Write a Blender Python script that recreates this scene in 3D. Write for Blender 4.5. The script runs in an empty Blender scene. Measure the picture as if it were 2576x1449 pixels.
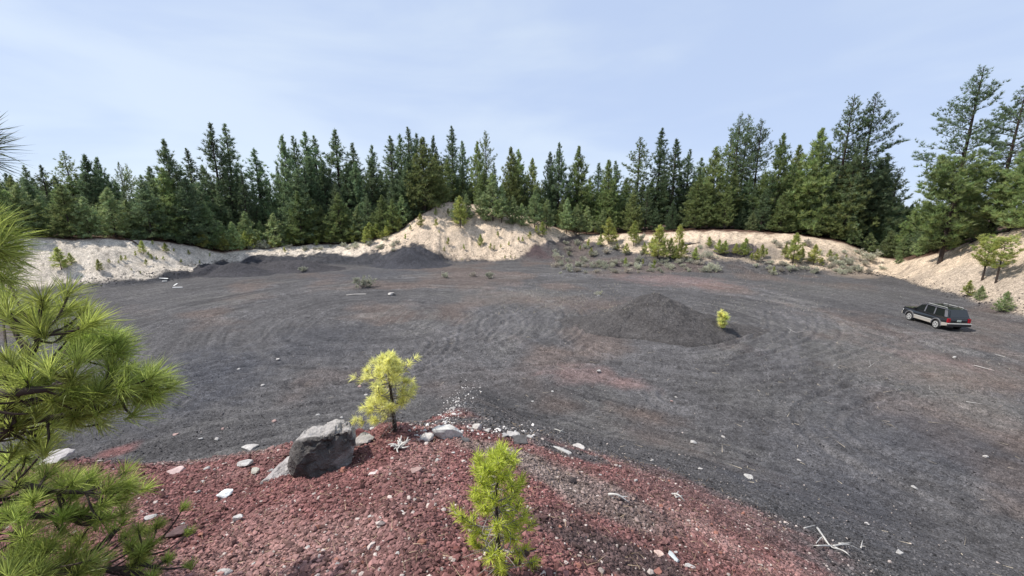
import bpy, bmesh, math, random
import numpy as np
from mathutils import Vector, Matrix
R = math.radians
rng = np.random.default_rng(7)
random.seed(7)

# ------------------------------------------------------------------ camera, sky, sun, exposure
H = 10.6                      # eye above the pit floor
PITCH = R(11.5)
FPX, CX, CY = 967.0, 1288.0, 724.5      # focal length and centre, in pixels of a 2576 px wide view
scene = bpy.context.scene
COL = scene.collection
cam_d = bpy.data.cameras.new('camera')
cam = bpy.data.objects.new('camera', cam_d); COL.objects.link(cam)
cam_d.sensor_width = 36.0
cam_d.lens = 36.0 * FPX / 2576.0
cam_d.clip_start = 0.05; cam_d.clip_end = 12000
cam.location = (0, 0, H)
cam.rotation_euler = (R(90) - PITCH, 0, 0)
scene.camera = cam

SUN_AZ, SUN_EL = R(-90), R(56)           # azimuth from +Y towards +X
sun_dir = Vector((math.sin(SUN_AZ)*math.cos(SUN_EL), math.cos(SUN_AZ)*math.cos(SUN_EL), math.sin(SUN_EL)))
sun_d = bpy.data.lights.new('sun', 'SUN'); sun_d.energy = 4.2; sun_d.angle = R(0.6); sun_d.color = (1.0, 0.95, 0.87)
sun = bpy.data.objects.new('sun', sun_d); COL.objects.link(sun)
sun.rotation_euler = sun_dir.to_track_quat('Z', 'Y').to_euler()
sun.location = (0, 0, 60)

world = bpy.data.worlds.new('World'); scene.world = world
world.use_nodes = True
nt = world.node_tree; nt.nodes.clear()
def N(tree, typ, **kw):
    n = tree.nodes.new(typ)
    for k, v in kw.items():
        if hasattr(n, k): setattr(n, k, v)
        else: n.inputs[k].default_value = v
    return n
out = N(nt, 'ShaderNodeOutputWorld'); bg = N(nt, 'ShaderNodeBackground')
bg.inputs['Strength'].default_value = 0.11
sky = N(nt, 'ShaderNodeTexSky'); sky.sky_type = 'NISHITA'; sky.sun_disc = False
sky.sun_elevation = SUN_EL; sky.sun_rotation = SUN_AZ; sky.altitude = 1300; sky.air_density = 1.0; sky.dust_density = 0.6; sky.ozone_density = 2.0
tc = N(nt, 'ShaderNodeTexCoord'); mp = N(nt, 'ShaderNodeMapping')
mp.inputs['Scale'].default_value = (1.0, 1.0, 3.4); mp.inputs['Rotation'].default_value = (0, R(9), 0); mp.inputs['Location'].default_value = (0.35, 0.2, 0.15)
ns = N(nt, 'ShaderNodeTexNoise'); ns.inputs['Scale'].default_value = 1.5; ns.inputs['Detail'].default_value = 5; ns.inputs['Roughness'].default_value = 0.5; ns.inputs['Distortion'].default_value = 0.35
cr = N(nt, 'ShaderNodeMapRange'); cr.inputs['From Min'].default_value = 0.36; cr.inputs['From Max'].default_value = 0.66; cr.interpolation_type = 'SMOOTHSTEP'
cr.inputs['To Min'].default_value = 0.0; cr.inputs['To Max'].default_value = 1.0
mx = N(nt, 'ShaderNodeMix', data_type='RGBA')
mx.inputs['Factor'].default_value = .82      # thin bright cloud veil
hs = N(nt, 'ShaderNodeHueSaturation'); hs.inputs['Saturation'].default_value = 0.75; hs.inputs['Value'].default_value = 1.0; hs.inputs['Hue'].default_value = 0.515
nt.links.new(tc.outputs['Generated'], mp.inputs['Vector']); nt.links.new(mp.outputs[0], ns.inputs['Vector'])
nt.links.new(ns.outputs['Fac'], cr.inputs['Value']); veil = N(nt, 'ShaderNodeMix', data_type='RGBA'); veil.inputs['A'].default_value = (4.0, 4.95, 6.8, 1); veil.inputs['B'].default_value = (5.2, 6.05, 7.15, 1); nt.links.new(cr.outputs[0], veil.inputs['Factor']); nt.links.new(veil.outputs['Result'], mx.inputs['B'])
nt.links.new(sky.outputs[0], hs.inputs['Color']); nt.links.new(hs.outputs[0], mx.inputs['A']); nt.links.new(mx.outputs['Result'], bg.inputs['Color'])
nt.links.new(bg.outputs[0], out.inputs['Surface'])

scene.view_settings.view_transform = 'Standard'; scene.view_settings.look = 'None'
scene.view_settings.gamma = 1.0; scene.view_settings.exposure = 0.40; scene.view_settings.use_curve_mapping = False
scene.cycles.max_bounces = 6; scene.cycles.diffuse_bounces = 3; scene.cycles.transmission_bounces = 4; scene.cycles.transparent_max_bounces = 6

# ------------------------------------------------------------------ numeric helpers
cp, sp = math.cos(PITCH), math.sin(PITCH)
def ray(px, py):
    dx = (px - CX) / FPX; dv = (CY - py) / FPX
    return np.array([dx, cp + sp * dv, cp * dv - sp])
def on_plane(px, py, z=0.0):
    d = ray(px, py); t = (z - H) / d[2]
    return np.array([d[0]*t, d[1]*t, z])
def sstep(a, b, x):
    t = np.clip((x - a) / (b - a), 0, 1); return t*t*(3 - 2*t)
def vnoise(x, y, seed=0):
    xi = np.floor(x).astype(np.int64); yi = np.floor(y).astype(np.int64)
    fx = x - xi; fy = y - yi
    fx = fx*fx*(3-2*fx); fy = fy*fy*(3-2*fy)
    def h(a, b):
        n = (a*374761393 + b*668265263 + seed*1442695041) & 0x7fffffff
        n = ((n ^ (n >> 13)) * 1274126177) & 0x7fffffff
        n = n ^ (n >> 16)
        return (n & 0xffff) / 65535.0
    return (h(xi, yi)*(1-fx) + h(xi+1, yi)*fx)*(1-fy) + (h(xi, yi+1)*(1-fx) + h(xi+1, yi+1)*fx)*fy
def fbm(x, y, seed=0, o=4, g=0.5):
    s = 0; a = 1; t = 0
    for i in range(o):
        s = s + a*vnoise(x*2**i + 17.3*i, y*2**i - 9.1*i, seed + i); t += a; a *= g
    return s / t

# ------------------------------------------------------------------ terrain shape
# pit rim: toe and crest seen in columns (px, toe py, crest py, run in metres, cinder cover up the bank 0..1)
RIM = [(-420, 770, 590, 12, .05), (0, 742, 600, 11, .12), (170, 731, 597, 11, .13), (300, 722, 600, 11, .15), (400, 712, 604, 11, .18), (500, 697, 618, 10, .28),
       (535, 692, 628, 10, .45), (560, 688, 634, 10, .62), (700, 676, 622, 12, .60), (830, 668, 612, 13, .52), (890, 669, 612, 13, .36), (950, 671, 603, 14, .52),
       (1000, 671, 586, 15, .56), (1050, 668, 550, 16, .38), (1100, 664, 517, 17, .22), (1130, 660, 508, 17, .06), (1160, 660, 508, 17, .04), (1220, 660, 520, 17, .05),
       (1300, 660, 538, 16, .06), (1335, 658, 550, 15, .30), (1400, 655, 574, 14, .55), (1450, 652, 586, 14, .85), (1500, 660, 590, 16, .60), (1600, 672, 588, 19, .34),
       (1700, 682, 582, 21, .30), (1800, 686, 578, 21, .26), (1900, 688, 583, 20, .22), (2000, 690, 592, 19, .18), (2100, 692, 606, 17, .14), (2150, 692, 628, 15, .12),
       (2200, 692, 648, 14, .10), (2250, 700, 655, 14, .08), (2300, 722, 646, 14, .08), (2360, 742, 632, 15, .10), (2420, 762, 604, 18, .10), (2500, 788, 574, 20, .10),
       (2576, 812, 546, 21, .10), (2700, 850, 520, 22, .10), (2950, 930, 520, 24, .10)]
_az = []; _rt = []; _rc = []; _zc = []; _cv = []
for px, ty, cy_, run, cv in RIM:
    p = on_plane(px, ty); r = math.hypot(p[0], p[1])
    d = ray(px, cy_); rc = r + run
    z = H + d[2] * rc / math.hypot(d[0], d[1])
    _az.append(math.atan2(p[0], p[1])); _rt.append(r); _rc.append(rc); _zc.append(z); _cv.append(cv)
AZT = np.linspace(-math.pi, math.pi, 2881)
def table(v, sig):
    t = np.interp(AZT, _az, v)
    k = np.exp(-0.5*(np.arange(-24, 25)*0.125/sig)**2); k /= k.sum()
    return np.convolve(np.pad(t, 24, mode='edge'), k, mode='valid')
RT, RC, ZC, CV = table(_rt, .45), table(_rc, .6), table(_zc, .55), table(_cv, .35)
ZB = np.minimum(table(_zc, 2.8) + 0.2, 7.6)
# the red cinder hill underfoot: azimuth, brink radius, brink height, fall beyond
Z0 = H - 1.65
HILL = [(-180, 30, 9.5, 25), (-110, 20, 8.4, 26), (-80, 11, 7.2, 30), (-62, 9.6, 6.75, 32), (-53, 9.1, 6.80, 33), (-49, 8.5, 6.62, 33), (-44, 7.9, 6.48, 33), (-25, 6.8, 6.68, 34), (-19, 6.8, 6.84, 34), (-14, 6.6, 6.80, 31), (-9, 6.6, 6.72, 24), (-5, 6.7, 6.58, 24),
        (0, 6.7, 6.4, 28), (5, 6.7, 6.3, 30), (12, 6.3, 6.15, 29), (22, 5.8, 6.1, 28), (40, 5.2, 6.15, 27), (60, 5.0, 6.3, 26), (85, 6, 6.4, 24), (110, 20, 8.2, 26), (180, 30, 9.5, 25)]
ha = [R(h[0]) for h in HILL]
HRB = np.interp(AZT, ha, [h[1] for h in HILL]); HZB = np.interp(AZT, ha, [h[2] for h in HILL]); HSL = np.interp(AZT, ha, [math.tan(R(h[3])) for h in HILL])
_k = np.exp(-0.5*(np.arange(-40, 41)*0.125/2.2)**2); _k /= _k.sum()
HRB, HZB, HSL = [np.convolve(np.pad(t, 40, mode='edge'), _k, mode='valid') for t in (HRB, HZB, HSL)]
MOUND = on_plane(1645, 816)[:2]
def mound(x, y):
    dx, dy = x - MOUND[0], y - MOUND[1]
    a = np.arctan2(dy, dx); q = np.hypot(dx/1.05, dy/0.95)
    q = q * (1 + .07*np.sin(3*a + 1.1) + .05*np.sin(5*a))
    q2 = q / 6.4
    top = 3.25*np.clip(1 - q2, 0, 1)**1.05
    top = np.where(top > 2.3, 2.3 + (top-2.3)*0.72, top)
    tail = .34*np.exp(-(((x - MOUND[0] - 6.6)/2.6)**2 + ((y - MOUND[1] + 1.6)/1.4)**2)) + .30*np.exp(-(((x-MOUND[0]+6.0)/2.5)**2 + ((y-MOUND[1]-1.2)/1.5)**2))
    return top + tail + .60*(fbm(x*.8, y*.8, 31)-.5)*sstep(0, .6, top)
HEAPS = []      # small cinder heaps on the floor: x, y, rx, ry, h
for px, py, w, d, h in [(1845, 668, 2.4, 1.5, 1.25), (1525, 668, 3.4, 1.3, .8), (1960, 686, 3.2, 1.4, .55), (598, 688, 3.6, 2.4, 1.9), (745, 677, 5.0, 2.6, 1.7), (1035, 667, 4.2, 2.6, 2.6)]:
    p = on_plane(px, py); HEAPS.append((p[0], p[1], w, d, h))
def ground(x, y, detail=True):
    x = np.asarray(x, float); y = np.asarray(y, float)
    r = np.hypot(x, y); az = np.arctan2(x, y)
    rt, rc, zc, zb = (np.interp(az, AZT, t) for t in (RT, RC, ZC, ZB))
    wob = (fbm(x*.16, y*.16, 3) - .5)*3.0
    u = np.clip((r + wob*.8 - rt)/(rc - rt), 0, 1)
    s = .55*u + .45*u*u*(3-2*u)
    z = zc*s
    v = sstep(0, 1, (r - rc)/26.0)
    z = z*(1-v) + zb*v
    z = z - sstep(rc + 22, rc + 150, r)*(zb + 16) 
    rb, zbk, sl = (np.interp(az, AZT, t) for t in (HRB, HZB, HSL))
    q = r/rb
    inner = Z0 - (Z0 - zbk)*(1.42*q - .42*q*q)
    outer = zbk - sl*(r - rb) - .0
    e = .35; hill = np.where(r < rb, inner, outer)
    hill = .5*(inner + outer - np.sqrt((np.clip(inner, -5, 20)-outer)**2 + e*e)) if False else hill
    near = np.abs(r - rb) < .9
    hill = hill - np.where(near, .10*(1 - np.abs(r-rb)/.9)**2, 0)
    k = .9; dlt = hill - z
    z = np.where(np.abs(dlt) < k, np.maximum(hill, z) + (k - np.abs(dlt))**2/(4*k), np.maximum(hill, z))
    if detail:
        onhill = sstep(0, .8, dlt)
        z = z + (fbm(x*.35, y*.35, 5) - .5)*.30*(1-onhill) + (fbm(x*1.3, y*1.3, 6) - .5)*(.10 + .10*onhill)
        bank = sstep(.05, .3, u)*(1-onhill)
        gul = vnoise(az*58, r*.07, 91)*.6 + vnoise(az*131, r*.10, 92)*.4; z = z - bank*sstep(1.02, .8, u)*.22*sstep(.45, .15, np.abs(gul-.5)*2)*sstep(.3, .6, fbm(x*.1, y*.1, 93))
        z = z + bank*((fbm(x*.6, y*.6, 8)-.5)*.5) + sstep(0, .2, u)*(1-onhill)*sstep(.95, .5, u)*sstep(R(-46), R(-40), az)*sstep(R(0), R(-6), az)*(fbm(x*.22+4, y*.22, 83)-.40)*1.5
        z = z + (fbm(x*6, y*6, 9, 3) - .5)*.055
    return z
def hgt(x, y):
    z = ground(x, y) + mound(x, y)*1.0
    for hx, hy, w, d, h in HEAPS:
        z = z + h*np.exp(-((x-hx)/w)**2 - ((y-hy)/d)**2)
    return z
def gpt(px, py, t0=1.5, t1=260.0, n=2600):
    """the point of the ground seen at a place of the view"""
    d = ray(px, py); t = np.geomspace(t0, t1, n)
    z = hgt(d[0]*t, d[1]*t); under = np.nonzero(H + d[2]*t < z)[0]
    i = under[0] if len(under) else n-1
    a, b = (t[i-1] if i else t0), t[i]
    tt = np.linspace(a, b, 12); zz = hgt(d[0]*tt, d[1]*tt); j = np.nonzero(H + d[2]*tt < zz)[0]
    tt = tt[j[0]] if len(j) else b
    x, y = d[0]*tt, d[1]*tt
    return np.array([x, y, float(hgt(np.array([x]), np.array([y]))[0])])
def depth(p): return p[1]*cp + (H - p[2])*sp
def metres(px_len, p): return px_len*depth(p)/FPX

# ------------------------------------------------------------------ mesh helpers
def tag(o, label=None, cat=None, group=None, kind=None):
    if label: o['label'] = label
    if cat: o['category'] = cat
    if group: o['group'] = group
    if kind: o['kind'] = kind
    return o
def npmesh(name, V, F, mat, col=None, smooth=False):
    """F: list of (n,k) index arrays"""
    me = bpy.data.meshes.new(name)
    V = np.asarray(V, np.float32)
    if not isinstance(F, list): F = [F]
    F = [np.asarray(f, np.int32) for f in F if len(f)]
    nl = sum(f.size for f in F); nf = sum(len(f) for f in F)
    me.vertices.add(len(V)); me.vertices.foreach_set('co', V.ravel())
    me.loops.add(nl); me.polygons.add(nf)
    me.loops.foreach_set('vertex_index', np.concatenate([f.ravel() for f in F]))
    tot = np.concatenate([np.full(len(f), f.shape[1], np.int32) for f in F])
    me.polygons.foreach_set('loop_start', np.concatenate([[0], np.cumsum(tot)[:-1]]).astype(np.int32))
    me.polygons.foreach_set('loop_total', tot)
    me.polygons.foreach_set('use_smooth', np.full(nf, smooth, bool))
    if col is not None:
        a = me.color_attributes.new('col', 'FLOAT_COLOR', 'POINT')
        c = np.ones((len(V), 4), np.float32); c[:, :3] = col
        a.data.foreach_set('color', c.ravel())
    me.materials.append(mat)
    me.update(calc_edges=True); me.validate()
    return me
def link(name, me, parent=None, loc=None):
    o = bpy.data.objects.new(name, me); COL.objects.link(o)
    if parent is not None: o.parent = parent
    if loc is not None: o.location = loc
    return o
def empty(name, loc, rz=0, sc=(1, 1, 1)):
    o = bpy.data.objects.new(name, None); COL.objects.link(o)
    o.empty_display_size = .3; o.location = loc; o.rotation_euler = (0, 0, rz); o.scale = sc
    return o
class MB:
    """collects verts and faces of any size, with one colour per vertex"""
    def __init__(s): s.V = []; s.F = {}; s.C = []; s.n = 0
    def add(s, V, F, c=(1, 1, 1)):
        V = np.asarray(V, float)
        for f in (F if isinstance(F, list) else [F]):
            f = np.asarray(f)
            if len(f): s.F.setdefault(f.shape[1], []).append(f + s.n)
        s.V.append(V); c = np.asarray(c, float)
        s.C.append(np.broadcast_to(c, (len(V), 3))); s.n += len(V)
    def mesh(s, name, mat, smooth=False):
        return npmesh(name, np.concatenate(s.V), [np.concatenate(v) for v in s.F.values()], mat, np.concatenate(s.C), smooth)
def frames(P):
    P = np.asarray(P, float); T = np.gradient(P, axis=0); T /= np.linalg.norm(T, axis=1)[:, None] + 1e-9
    ref = np.array([0.31, 0.17, .93]) if abs(T[0, 2]) < .8 else np.array([1, .1, 0])
    A = np.cross(T, ref); A /= np.linalg.norm(A, axis=1)[:, None] + 1e-9
    return T, A, np.cross(T, A)
def tube(P, rad, n=6, jitter=0):
    P = np.asarray(P, float); rad = np.broadcast_to(np.asarray(rad, float), (len(P),))
    T, A, B = frames(P); th = np.linspace(0, 2*np.pi, n, endpoint=False)
    rr = rad[:, None]*(1 + (rng.uniform(-jitter, jitter, (len(P), n)) if jitter else 0))
    V = P[:, None] + rr[..., None]*(np.cos(th)[None, :, None]*A[:, None] + np.sin(th)[None, :, None]*B[:, None])
    m = len(P); i = np.arange(m-1)[:, None]*n; j = np.arange(n)[None]; k = (j+1) % n
    F = np.stack([i+j, i+k, i+n+k, i+n+j], -1).reshape(-1, 4)
    V = V.reshape(-1, 3)
    V = np.vstack([V, P[-1:], P[:1]]); e = (m-1)*n
    cap = np.stack([e+np.arange(n), e+(np.arange(n)+1) % n, np.full(n, m*n)], -1)
    cap0 = np.stack([(np.arange(n)+1) % n, np.arange(n), np.full(n, m*n+1)], -1)
    return V, [F, cap, cap0]
def spline(pts, n):
    pts = np.asarray(pts, float); m = len(pts)
    if m < 3: return np.linspace(pts[0], pts[-1], n)
    t = np.linspace(0, m-1, n); i = np.clip(t.astype(int), 0, m-2); f = (t-i)[:, None]
    p0 = pts[np.clip(i-1, 0, m-1)]; p1 = pts[i]; p2 = pts[i+1]; p3 = pts[np.clip(i+2, 0, m-1)]
    return .5*((2*p1) + (-p0+p2)*f + (2*p0-5*p1+4*p2-p3)*f*f + (-p0+3*p1-3*p2+p3)*f**3)
def unit(v): v = np.asarray(v, float); return v/(np.linalg.norm(v, axis=-1, keepdims=True)+1e-9)
def cone_dirs(d, n, spread, r=rng):
    """n unit vectors around d, up to spread (radians)"""
    d = unit(d); a = np.cross(d, [0.3, .5, .81]); a = unit(a); b = np.cross(d, a)
    th = spread*np.sqrt(r.uniform(0, 1, n)); ph = r.uniform(0, 2*np.pi, n)
    return np.cos(th)[:, None]*d + np.sin(th)[:, None]*(np.cos(ph)[:, None]*a + np.sin(ph)[:, None]*b)
def blades(base, dirs, L, w, r=rng, bend=0.0):
    """flat needles, one triangle each (bend=0) or a bent strip"""
    n = len(dirs); L = np.broadcast_to(L, (n,)); side = unit(np.cross(dirs, r.normal(size=(n, 3))))*(np.broadcast_to(w, (n,))[:, None]*.5)
    base = np.broadcast_to(base, (n, 3)); tip = base + dirs*L[:, None]
    if bend == 0:
        V = np.stack([base - side, base + side, tip], 1).reshape(-1, 3)
        return V, np.arange(n*3).reshape(-1, 3)
    sag = np.zeros((n, 3)); sag[:, 2] = -bend*L*r.uniform(.2, 1.3, n); sag += r.normal(size=(n, 3))*(bend*.3*L)[:, None]
    mid = base + dirs*L[:, None]*.55 + sag*.25; tip = tip + sag
    V = np.stack([base - side*.7, base + side*.7, mid + side, mid - side, tip], 1).reshape(-1, 3)
    i = np.arange(n)[:, None]*5
    return V, [i + np.array([[0, 1, 2, 3]]), i + np.array([[3, 2, 4]])]

# ------------------------------------------------------------------ materials
def newmat(name):
    m = bpy.data.materials.new(name); m.use_nodes = True; t = m.node_tree; t.nodes.clear()
    o = N(t, 'ShaderNodeOutputMaterial'); b = N(t, 'ShaderNodeBsdfPrincipled'); t.links.new(b.outputs[0], o.inputs['Surface'])
    return m, t, b, o
def plain(name, c, rough=.6, metal=0, noise=.15, scale=8, bump=0.0, coat=0, spec=.5):
    m, t, b, o = newmat(name)
    tcn = N(t, 'ShaderNodeTexCoord'); nn = N(t, 'ShaderNodeTexNoise'); nn.inputs['Scale'].default_value = scale; nn.inputs['Detail'].default_value = 5
    t.links.new(tcn.outputs['Object'], nn.inputs['Vector'])
    mr = N(t, 'ShaderNodeMapRange'); mr.inputs['From Min'].default_value = .25; mr.inputs['From Max'].default_value = .75
    mr.inputs['To Min'].default_value = 1-noise; mr.inputs['To Max'].default_value = 1+noise
    t.links.new(nn.outputs['Fac'], mr.inputs['Value'])
    mm = N(t, 'ShaderNodeMix', data_type='RGBA', blend_type='MULTIPLY'); mm.inputs['Factor'].default_value = 1; mm.inputs['A'].default_value = (*c, 1)
    t.links.new(mr.outputs[0], mm.inputs['B']); t.links.new(mm.outputs['Result'], b.inputs['Base Color'])
    b.inputs['Roughness'].default_value = rough; b.inputs['Metallic'].default_value = metal; b.inputs['Coat Weight'].default_value = coat
    b.inputs['Specular IOR Level'].default_value = spec
    if bump:
        bp = N(t, 'ShaderNodeBump'); bp.inputs['Strength'].default_value = bump; bp.inputs['Distance'].default_value = .02
        t.links.new(nn.outputs['Fac'], bp.inputs['Height']); t.links.new(bp.outputs[0], b.inputs['Normal'])
    return m
def leafmat(name, tint, trans=.35, var=.35, gloss=.45):
    """needles: colour attribute times a tint that varies from tree to tree, light passing through"""
    m, t, b, o = newmat(name)
    at = N(t, 'ShaderNodeAttribute'); at.attribute_name = 'col'
    oi = N(t, 'ShaderNodeObjectInfo')
    ramp = N(t, 'ShaderNodeMapRange'); ramp.inputs['To Min'].default_value = 1-var; ramp.inputs['To Max'].default_value = 1+var
    t.links.new(oi.outputs['Random'], ramp.inputs['Value'])
    m1 = N(t, 'ShaderNodeMix', data_type='RGBA', blend_type='MULTIPLY'); m1.inputs['Factor'].default_value = 1; m1.inputs['B'].default_value = (*tint, 1)
    t.links.new(at.outputs['Color'], m1.inputs['A'])
    hv = N(t, 'ShaderNodeHueSaturation'); t.links.new(m1.outputs['Result'], hv.inputs['Color']); t.links.new(ramp.outputs[0], hv.inputs['Value'])
    hr = N(t, 'ShaderNodeMapRange'); hr.inputs['To Min'].default_value = .485; hr.inputs['To Max'].default_value = .515
    wn = N(t, 'ShaderNodeTexWhiteNoise'); wn.noise_dimensions = '1D'; t.links.new(oi.outputs['Random'], wn.inputs['W']); t.links.new(wn.outputs['Value'], hr.inputs['Value'])
    t.links.new(hr.outputs[0], hv.inputs['Hue'])
    t.links.new(hv.outputs[0], b.inputs['Base Color']); b.inputs['Roughness'].default_value = gloss; b.inputs['Specular IOR Level'].default_value = .35
    tr = N(t, 'ShaderNodeBsdfTranslucent'); t.links.new(hv.outputs[0], tr.inputs['Color'])
    ms = N(t, 'ShaderNodeMixShader'); ms.inputs['Fac'].default_value = trans
    t.links.new(b.outputs[0], ms.inputs[1]); t.links.new(tr.outputs[0], ms.inputs[2]); t.links.new(ms.outputs[0], o.inputs['Surface'])
    return m
def colmat(name, rough=.85, scale=30, bump=.4, dist=.01, noise=.25, second=None, spec=.3):
    """colour attribute broken up by noise, with a bump"""
    m, t, b, o = newmat(name)
    at = N(t, 'ShaderNodeAttribute'); at.attribute_name = 'col'
    tcn = N(t, 'ShaderNodeTexCoord'); nn = N(t, 'ShaderNodeTexNoise'); nn.inputs['Scale'].default_value = scale; nn.inputs['Detail'].default_value = 6; nn.inputs['Roughness'].default_value = .65
    t.links.new(tcn.outputs['Object'], nn.inputs['Vector'])
    mr = N(t, 'ShaderNodeMapRange'); mr.inputs['From Min'].default_value = .28; mr.inputs['From Max'].default_value = .72
    mr.inputs['To Min'].default_value = 1-noise; mr.inputs['To Max'].default_value = 1+noise
    t.links.new(nn.outputs['Fac'], mr.inputs['Value'])
    mm = N(t, 'ShaderNodeMix', data_type='RGBA', blend_type='MULTIPLY'); mm.inputs['Factor'].default_value = 1
    t.links.new(at.outputs['Color'], mm.inputs['A']); t.links.new(mr.outputs[0], mm.inputs['B'])
    t.links.new(mm.outputs['Result'], b.inputs['Base Color'])
    b.inputs['Roughness'].default_value = rough; b.inputs['Specular IOR Level'].default_value = spec
    bp = N(t, 'ShaderNodeBump'); bp.inputs['Strength'].default_value = bump; bp.inputs['Distance'].default_value = dist
    t.links.new(nn.outputs['Fac'], bp.inputs['Height']); t.links.new(bp.outputs[0], b.inputs['Normal'])
    return m
def groundmat():
    m, t, b, o = newmat('cinder_ground')
    at = N(t, 'ShaderNodeAttribute'); at.attribute_name = 'col'
    ge = N(t, 'ShaderNodeNewGeometry')
    def vor(scale):
        v = N(t, 'ShaderNodeTexVoronoi'); v.inputs['Scale'].default_value = scale; t.links.new(ge.outputs['Position'], v.inputs['Vector']); return v
    def noi(scale, d=4):
        v = N(t, 'ShaderNodeTexNoise'); v.inputs['Scale'].default_value = scale; v.inputs['Detail'].default_value = d; v.inputs['Roughness'].default_value = .6
        t.links.new(ge.outputs['Position'], v.inputs['Vector']); return v
    def mr(sock, a, c, lo, hi):
        n = N(t, 'ShaderNodeMapRange'); n.inputs['From Min'].default_value = a; n.inputs['From Max'].default_value = c
        n.inputs['To Min'].default_value = lo; n.inputs['To Max'].default_value = hi; t.links.new(sock, n.inputs['Value']); return n.outputs[0]
    def mul(a, c):
        n = N(t, 'ShaderNodeMath', operation='MULTIPLY'); t.links.new(a, n.inputs[0]); t.links.new(c, n.inputs[1]); return n.outputs[0]
    v1, v2, v3 = vor(34), vor(11), vor(4.2)
    def cellval(v):
        s = N(t, 'ShaderNodeSeparateColor'); t.links.new(v.outputs['Color'], s.inputs[0]); return s.outputs[0]
    f = mul(mr(cellval(v1), 0, 1, .55, 1.45), mr(cellval(v2), 0, 1, .72, 1.28))
    f = mul(f, mr(cellval(v3), 0, 1, .86, 1.14))
    f = mul(f, mr(noi(1.1, 5).outputs['Fac'], .3, .7, .84, 1.16))
    mm = N(t, 'ShaderNodeMix', data_type='RGBA', blend_type='MULTIPLY'); mm.inputs['Factor'].default_value = 1
    t.links.new(at.outputs['Color'], mm.inputs['A']); t.links.new(f, mm.inputs['B'])
    t.links.new(mm.outputs['Result'], b.inputs['Base Color'])
    b.inputs['Roughness'].default_value = .92; b.inputs['Specular IOR Level'].default_value = .2
    b1 = N(t, 'ShaderNodeBump'); b1.inputs['Strength'].default_value = .9; b1.inputs['Distance'].default_value = .03; b1.invert = True
    t.links.new(v1.outputs['Distance'], b1.inputs['Height'])
    b2 = N(t, 'ShaderNodeBump'); b2.inputs['Strength'].default_value = .8; b2.inputs['Distance'].default_value = .10
    t.links.new(noi(7, 6).outputs['Fac'], b2.inputs['Height']); t.links.new(b1.outputs[0], b2.inputs['Normal'])
    t.links.new(b2.outputs[0], b.inputs['Normal'])
    return m
M_GROUND = groundmat()
M_STONE = colmat('stone', .9, 14, .6, .02, .35)
M_BOULDER = colmat('boulder_stone', .92, 5.5, 1.0, .16, .5, spec=.2)
M_GRAVEL = colmat('cinder_stone', .95, 60, .5, .004, .3, spec=.15)
M_BARK = plain('dark_bark', (.055, .042, .036), .95, 0, .4, 9, .5, spec=.2)
M_BARK_RED = plain('pine_bark', (.13, .075, .05), .95, 0, .5, 5, .5, spec=.2)
M_TWIG = plain('grey_twig', (.26, .23, .21), .9, 0, .25, 20)
M_WOOD = plain('bleached_wood', (.50, .48, .45), .85, 0, .2, 12, .3)
M_FIR = leafmat('dark_needles', (.185, .250, .130), .46, .34)
M_PINE = leafmat('pine_needles', (.260, .320, .125), .46, .32)
M_MID = leafmat('bush_needles', (.34, .42, .20), .46, .30)
M_YOUNG = leafmat('young_needles', (.42, .46, .14), .48, .25)
M_YELLOW = leafmat('yellow_needles', (.88, .88, .36), .56, .05)
M_BRIGHT = leafmat('bright_needles', (.60, .70, .13), .54, .05)
M_NEAR = leafmat('long_needles', (.38, .44, .11), .48, .06, .42)
M_SAGE = leafmat('sage_leaves', (.50, .50, .39), .3, .2, .8)
M_STRAW = leafmat('dry_straw', (.48, .44, .36), .15, .2, .8)

# ------------------------------------------------------------------ colour zones of the ground
C_BLACK = np.array([.086, .082, .084]); C_BLUE = np.array([.066, .068, .080]); C_GREY = np.array([.145, .138, .130])
C_RED = np.array([.182, .086, .081]); C_PINK = np.array([.285, .175, .160]); C_SAND = np.array([.56, .445, .335]); C_PALE = np.array([.57, .50, .42])
C_NEEDLE = np.array([.10, .058, .042]); C_BROWN = np.array([.15, .105, .085]); C_TAN = np.array([.36, .28, .21])
BLOBS = []   # patches of other cinder on the ground: centre, two axes, colour, strength
def blob(px, py, ax, ay, c, k):
    """ellipse on the ground given by where its centre and its side / near edge are seen"""
    p = gpt(px, py); a = gpt(px+ax, py); b = gpt(px, py+ay)
    BLOBS.append((p[:2], np.linalg.norm(a[:2]-p[:2]), np.linalg.norm(b[:2]-p[:2])*1.1, unit(p[:2]), c, k))
for b_ in [(1470, 940, 130, 26, C_PINK, .36), (1590, 968, 70, 16, C_PINK, .42), (1620, 1045, 110, 25, C_BROWN, .5), (1112, 1048, 34, 12, C_RED, 1.0),
           (1000, 1102, 90, 14, C_RED, .7), (285, 1138, 45, 12, C_RED, .9), (1700, 705, 160, 16, C_PINK, .35), (1350, 632, 70, 22, np.array([.10, .066, .066]), .8),
           (2340, 945, 170, 40, C_BROWN, .5), (2330, 900, 110, 15, C_PINK, .25), (2450, 1010, 150, 60, C_GREY, .55), (2200, 900, 200, 60, C_GREY, .5), (1300, 745, 220, 25, C_GREY, .4), (1500, 765, 180, 20, C_BROWN, .35),
           (2080, 730, 160, 25, C_GREY, .3), (930, 690, 160, 15, C_BLUE, .5), (480, 950, 200, 90, C_BLUE, .75), (800, 860, 160, 60, C_BLUE, .4), (2250, 1100, 260, 90, C_BLUE, .5), (2060, 1250, 160, 80, C_BLUE, .5),
           (2190, 668, 80, 18, C_TAN, .95), (2140, 690, 70, 9, C_TAN, .5), (1660, 780, 90, 40, C_BLACK*.85, .8), (1950, 1010, 220, 40, C_GREY, .25)]:
    blob(*b_)
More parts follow.
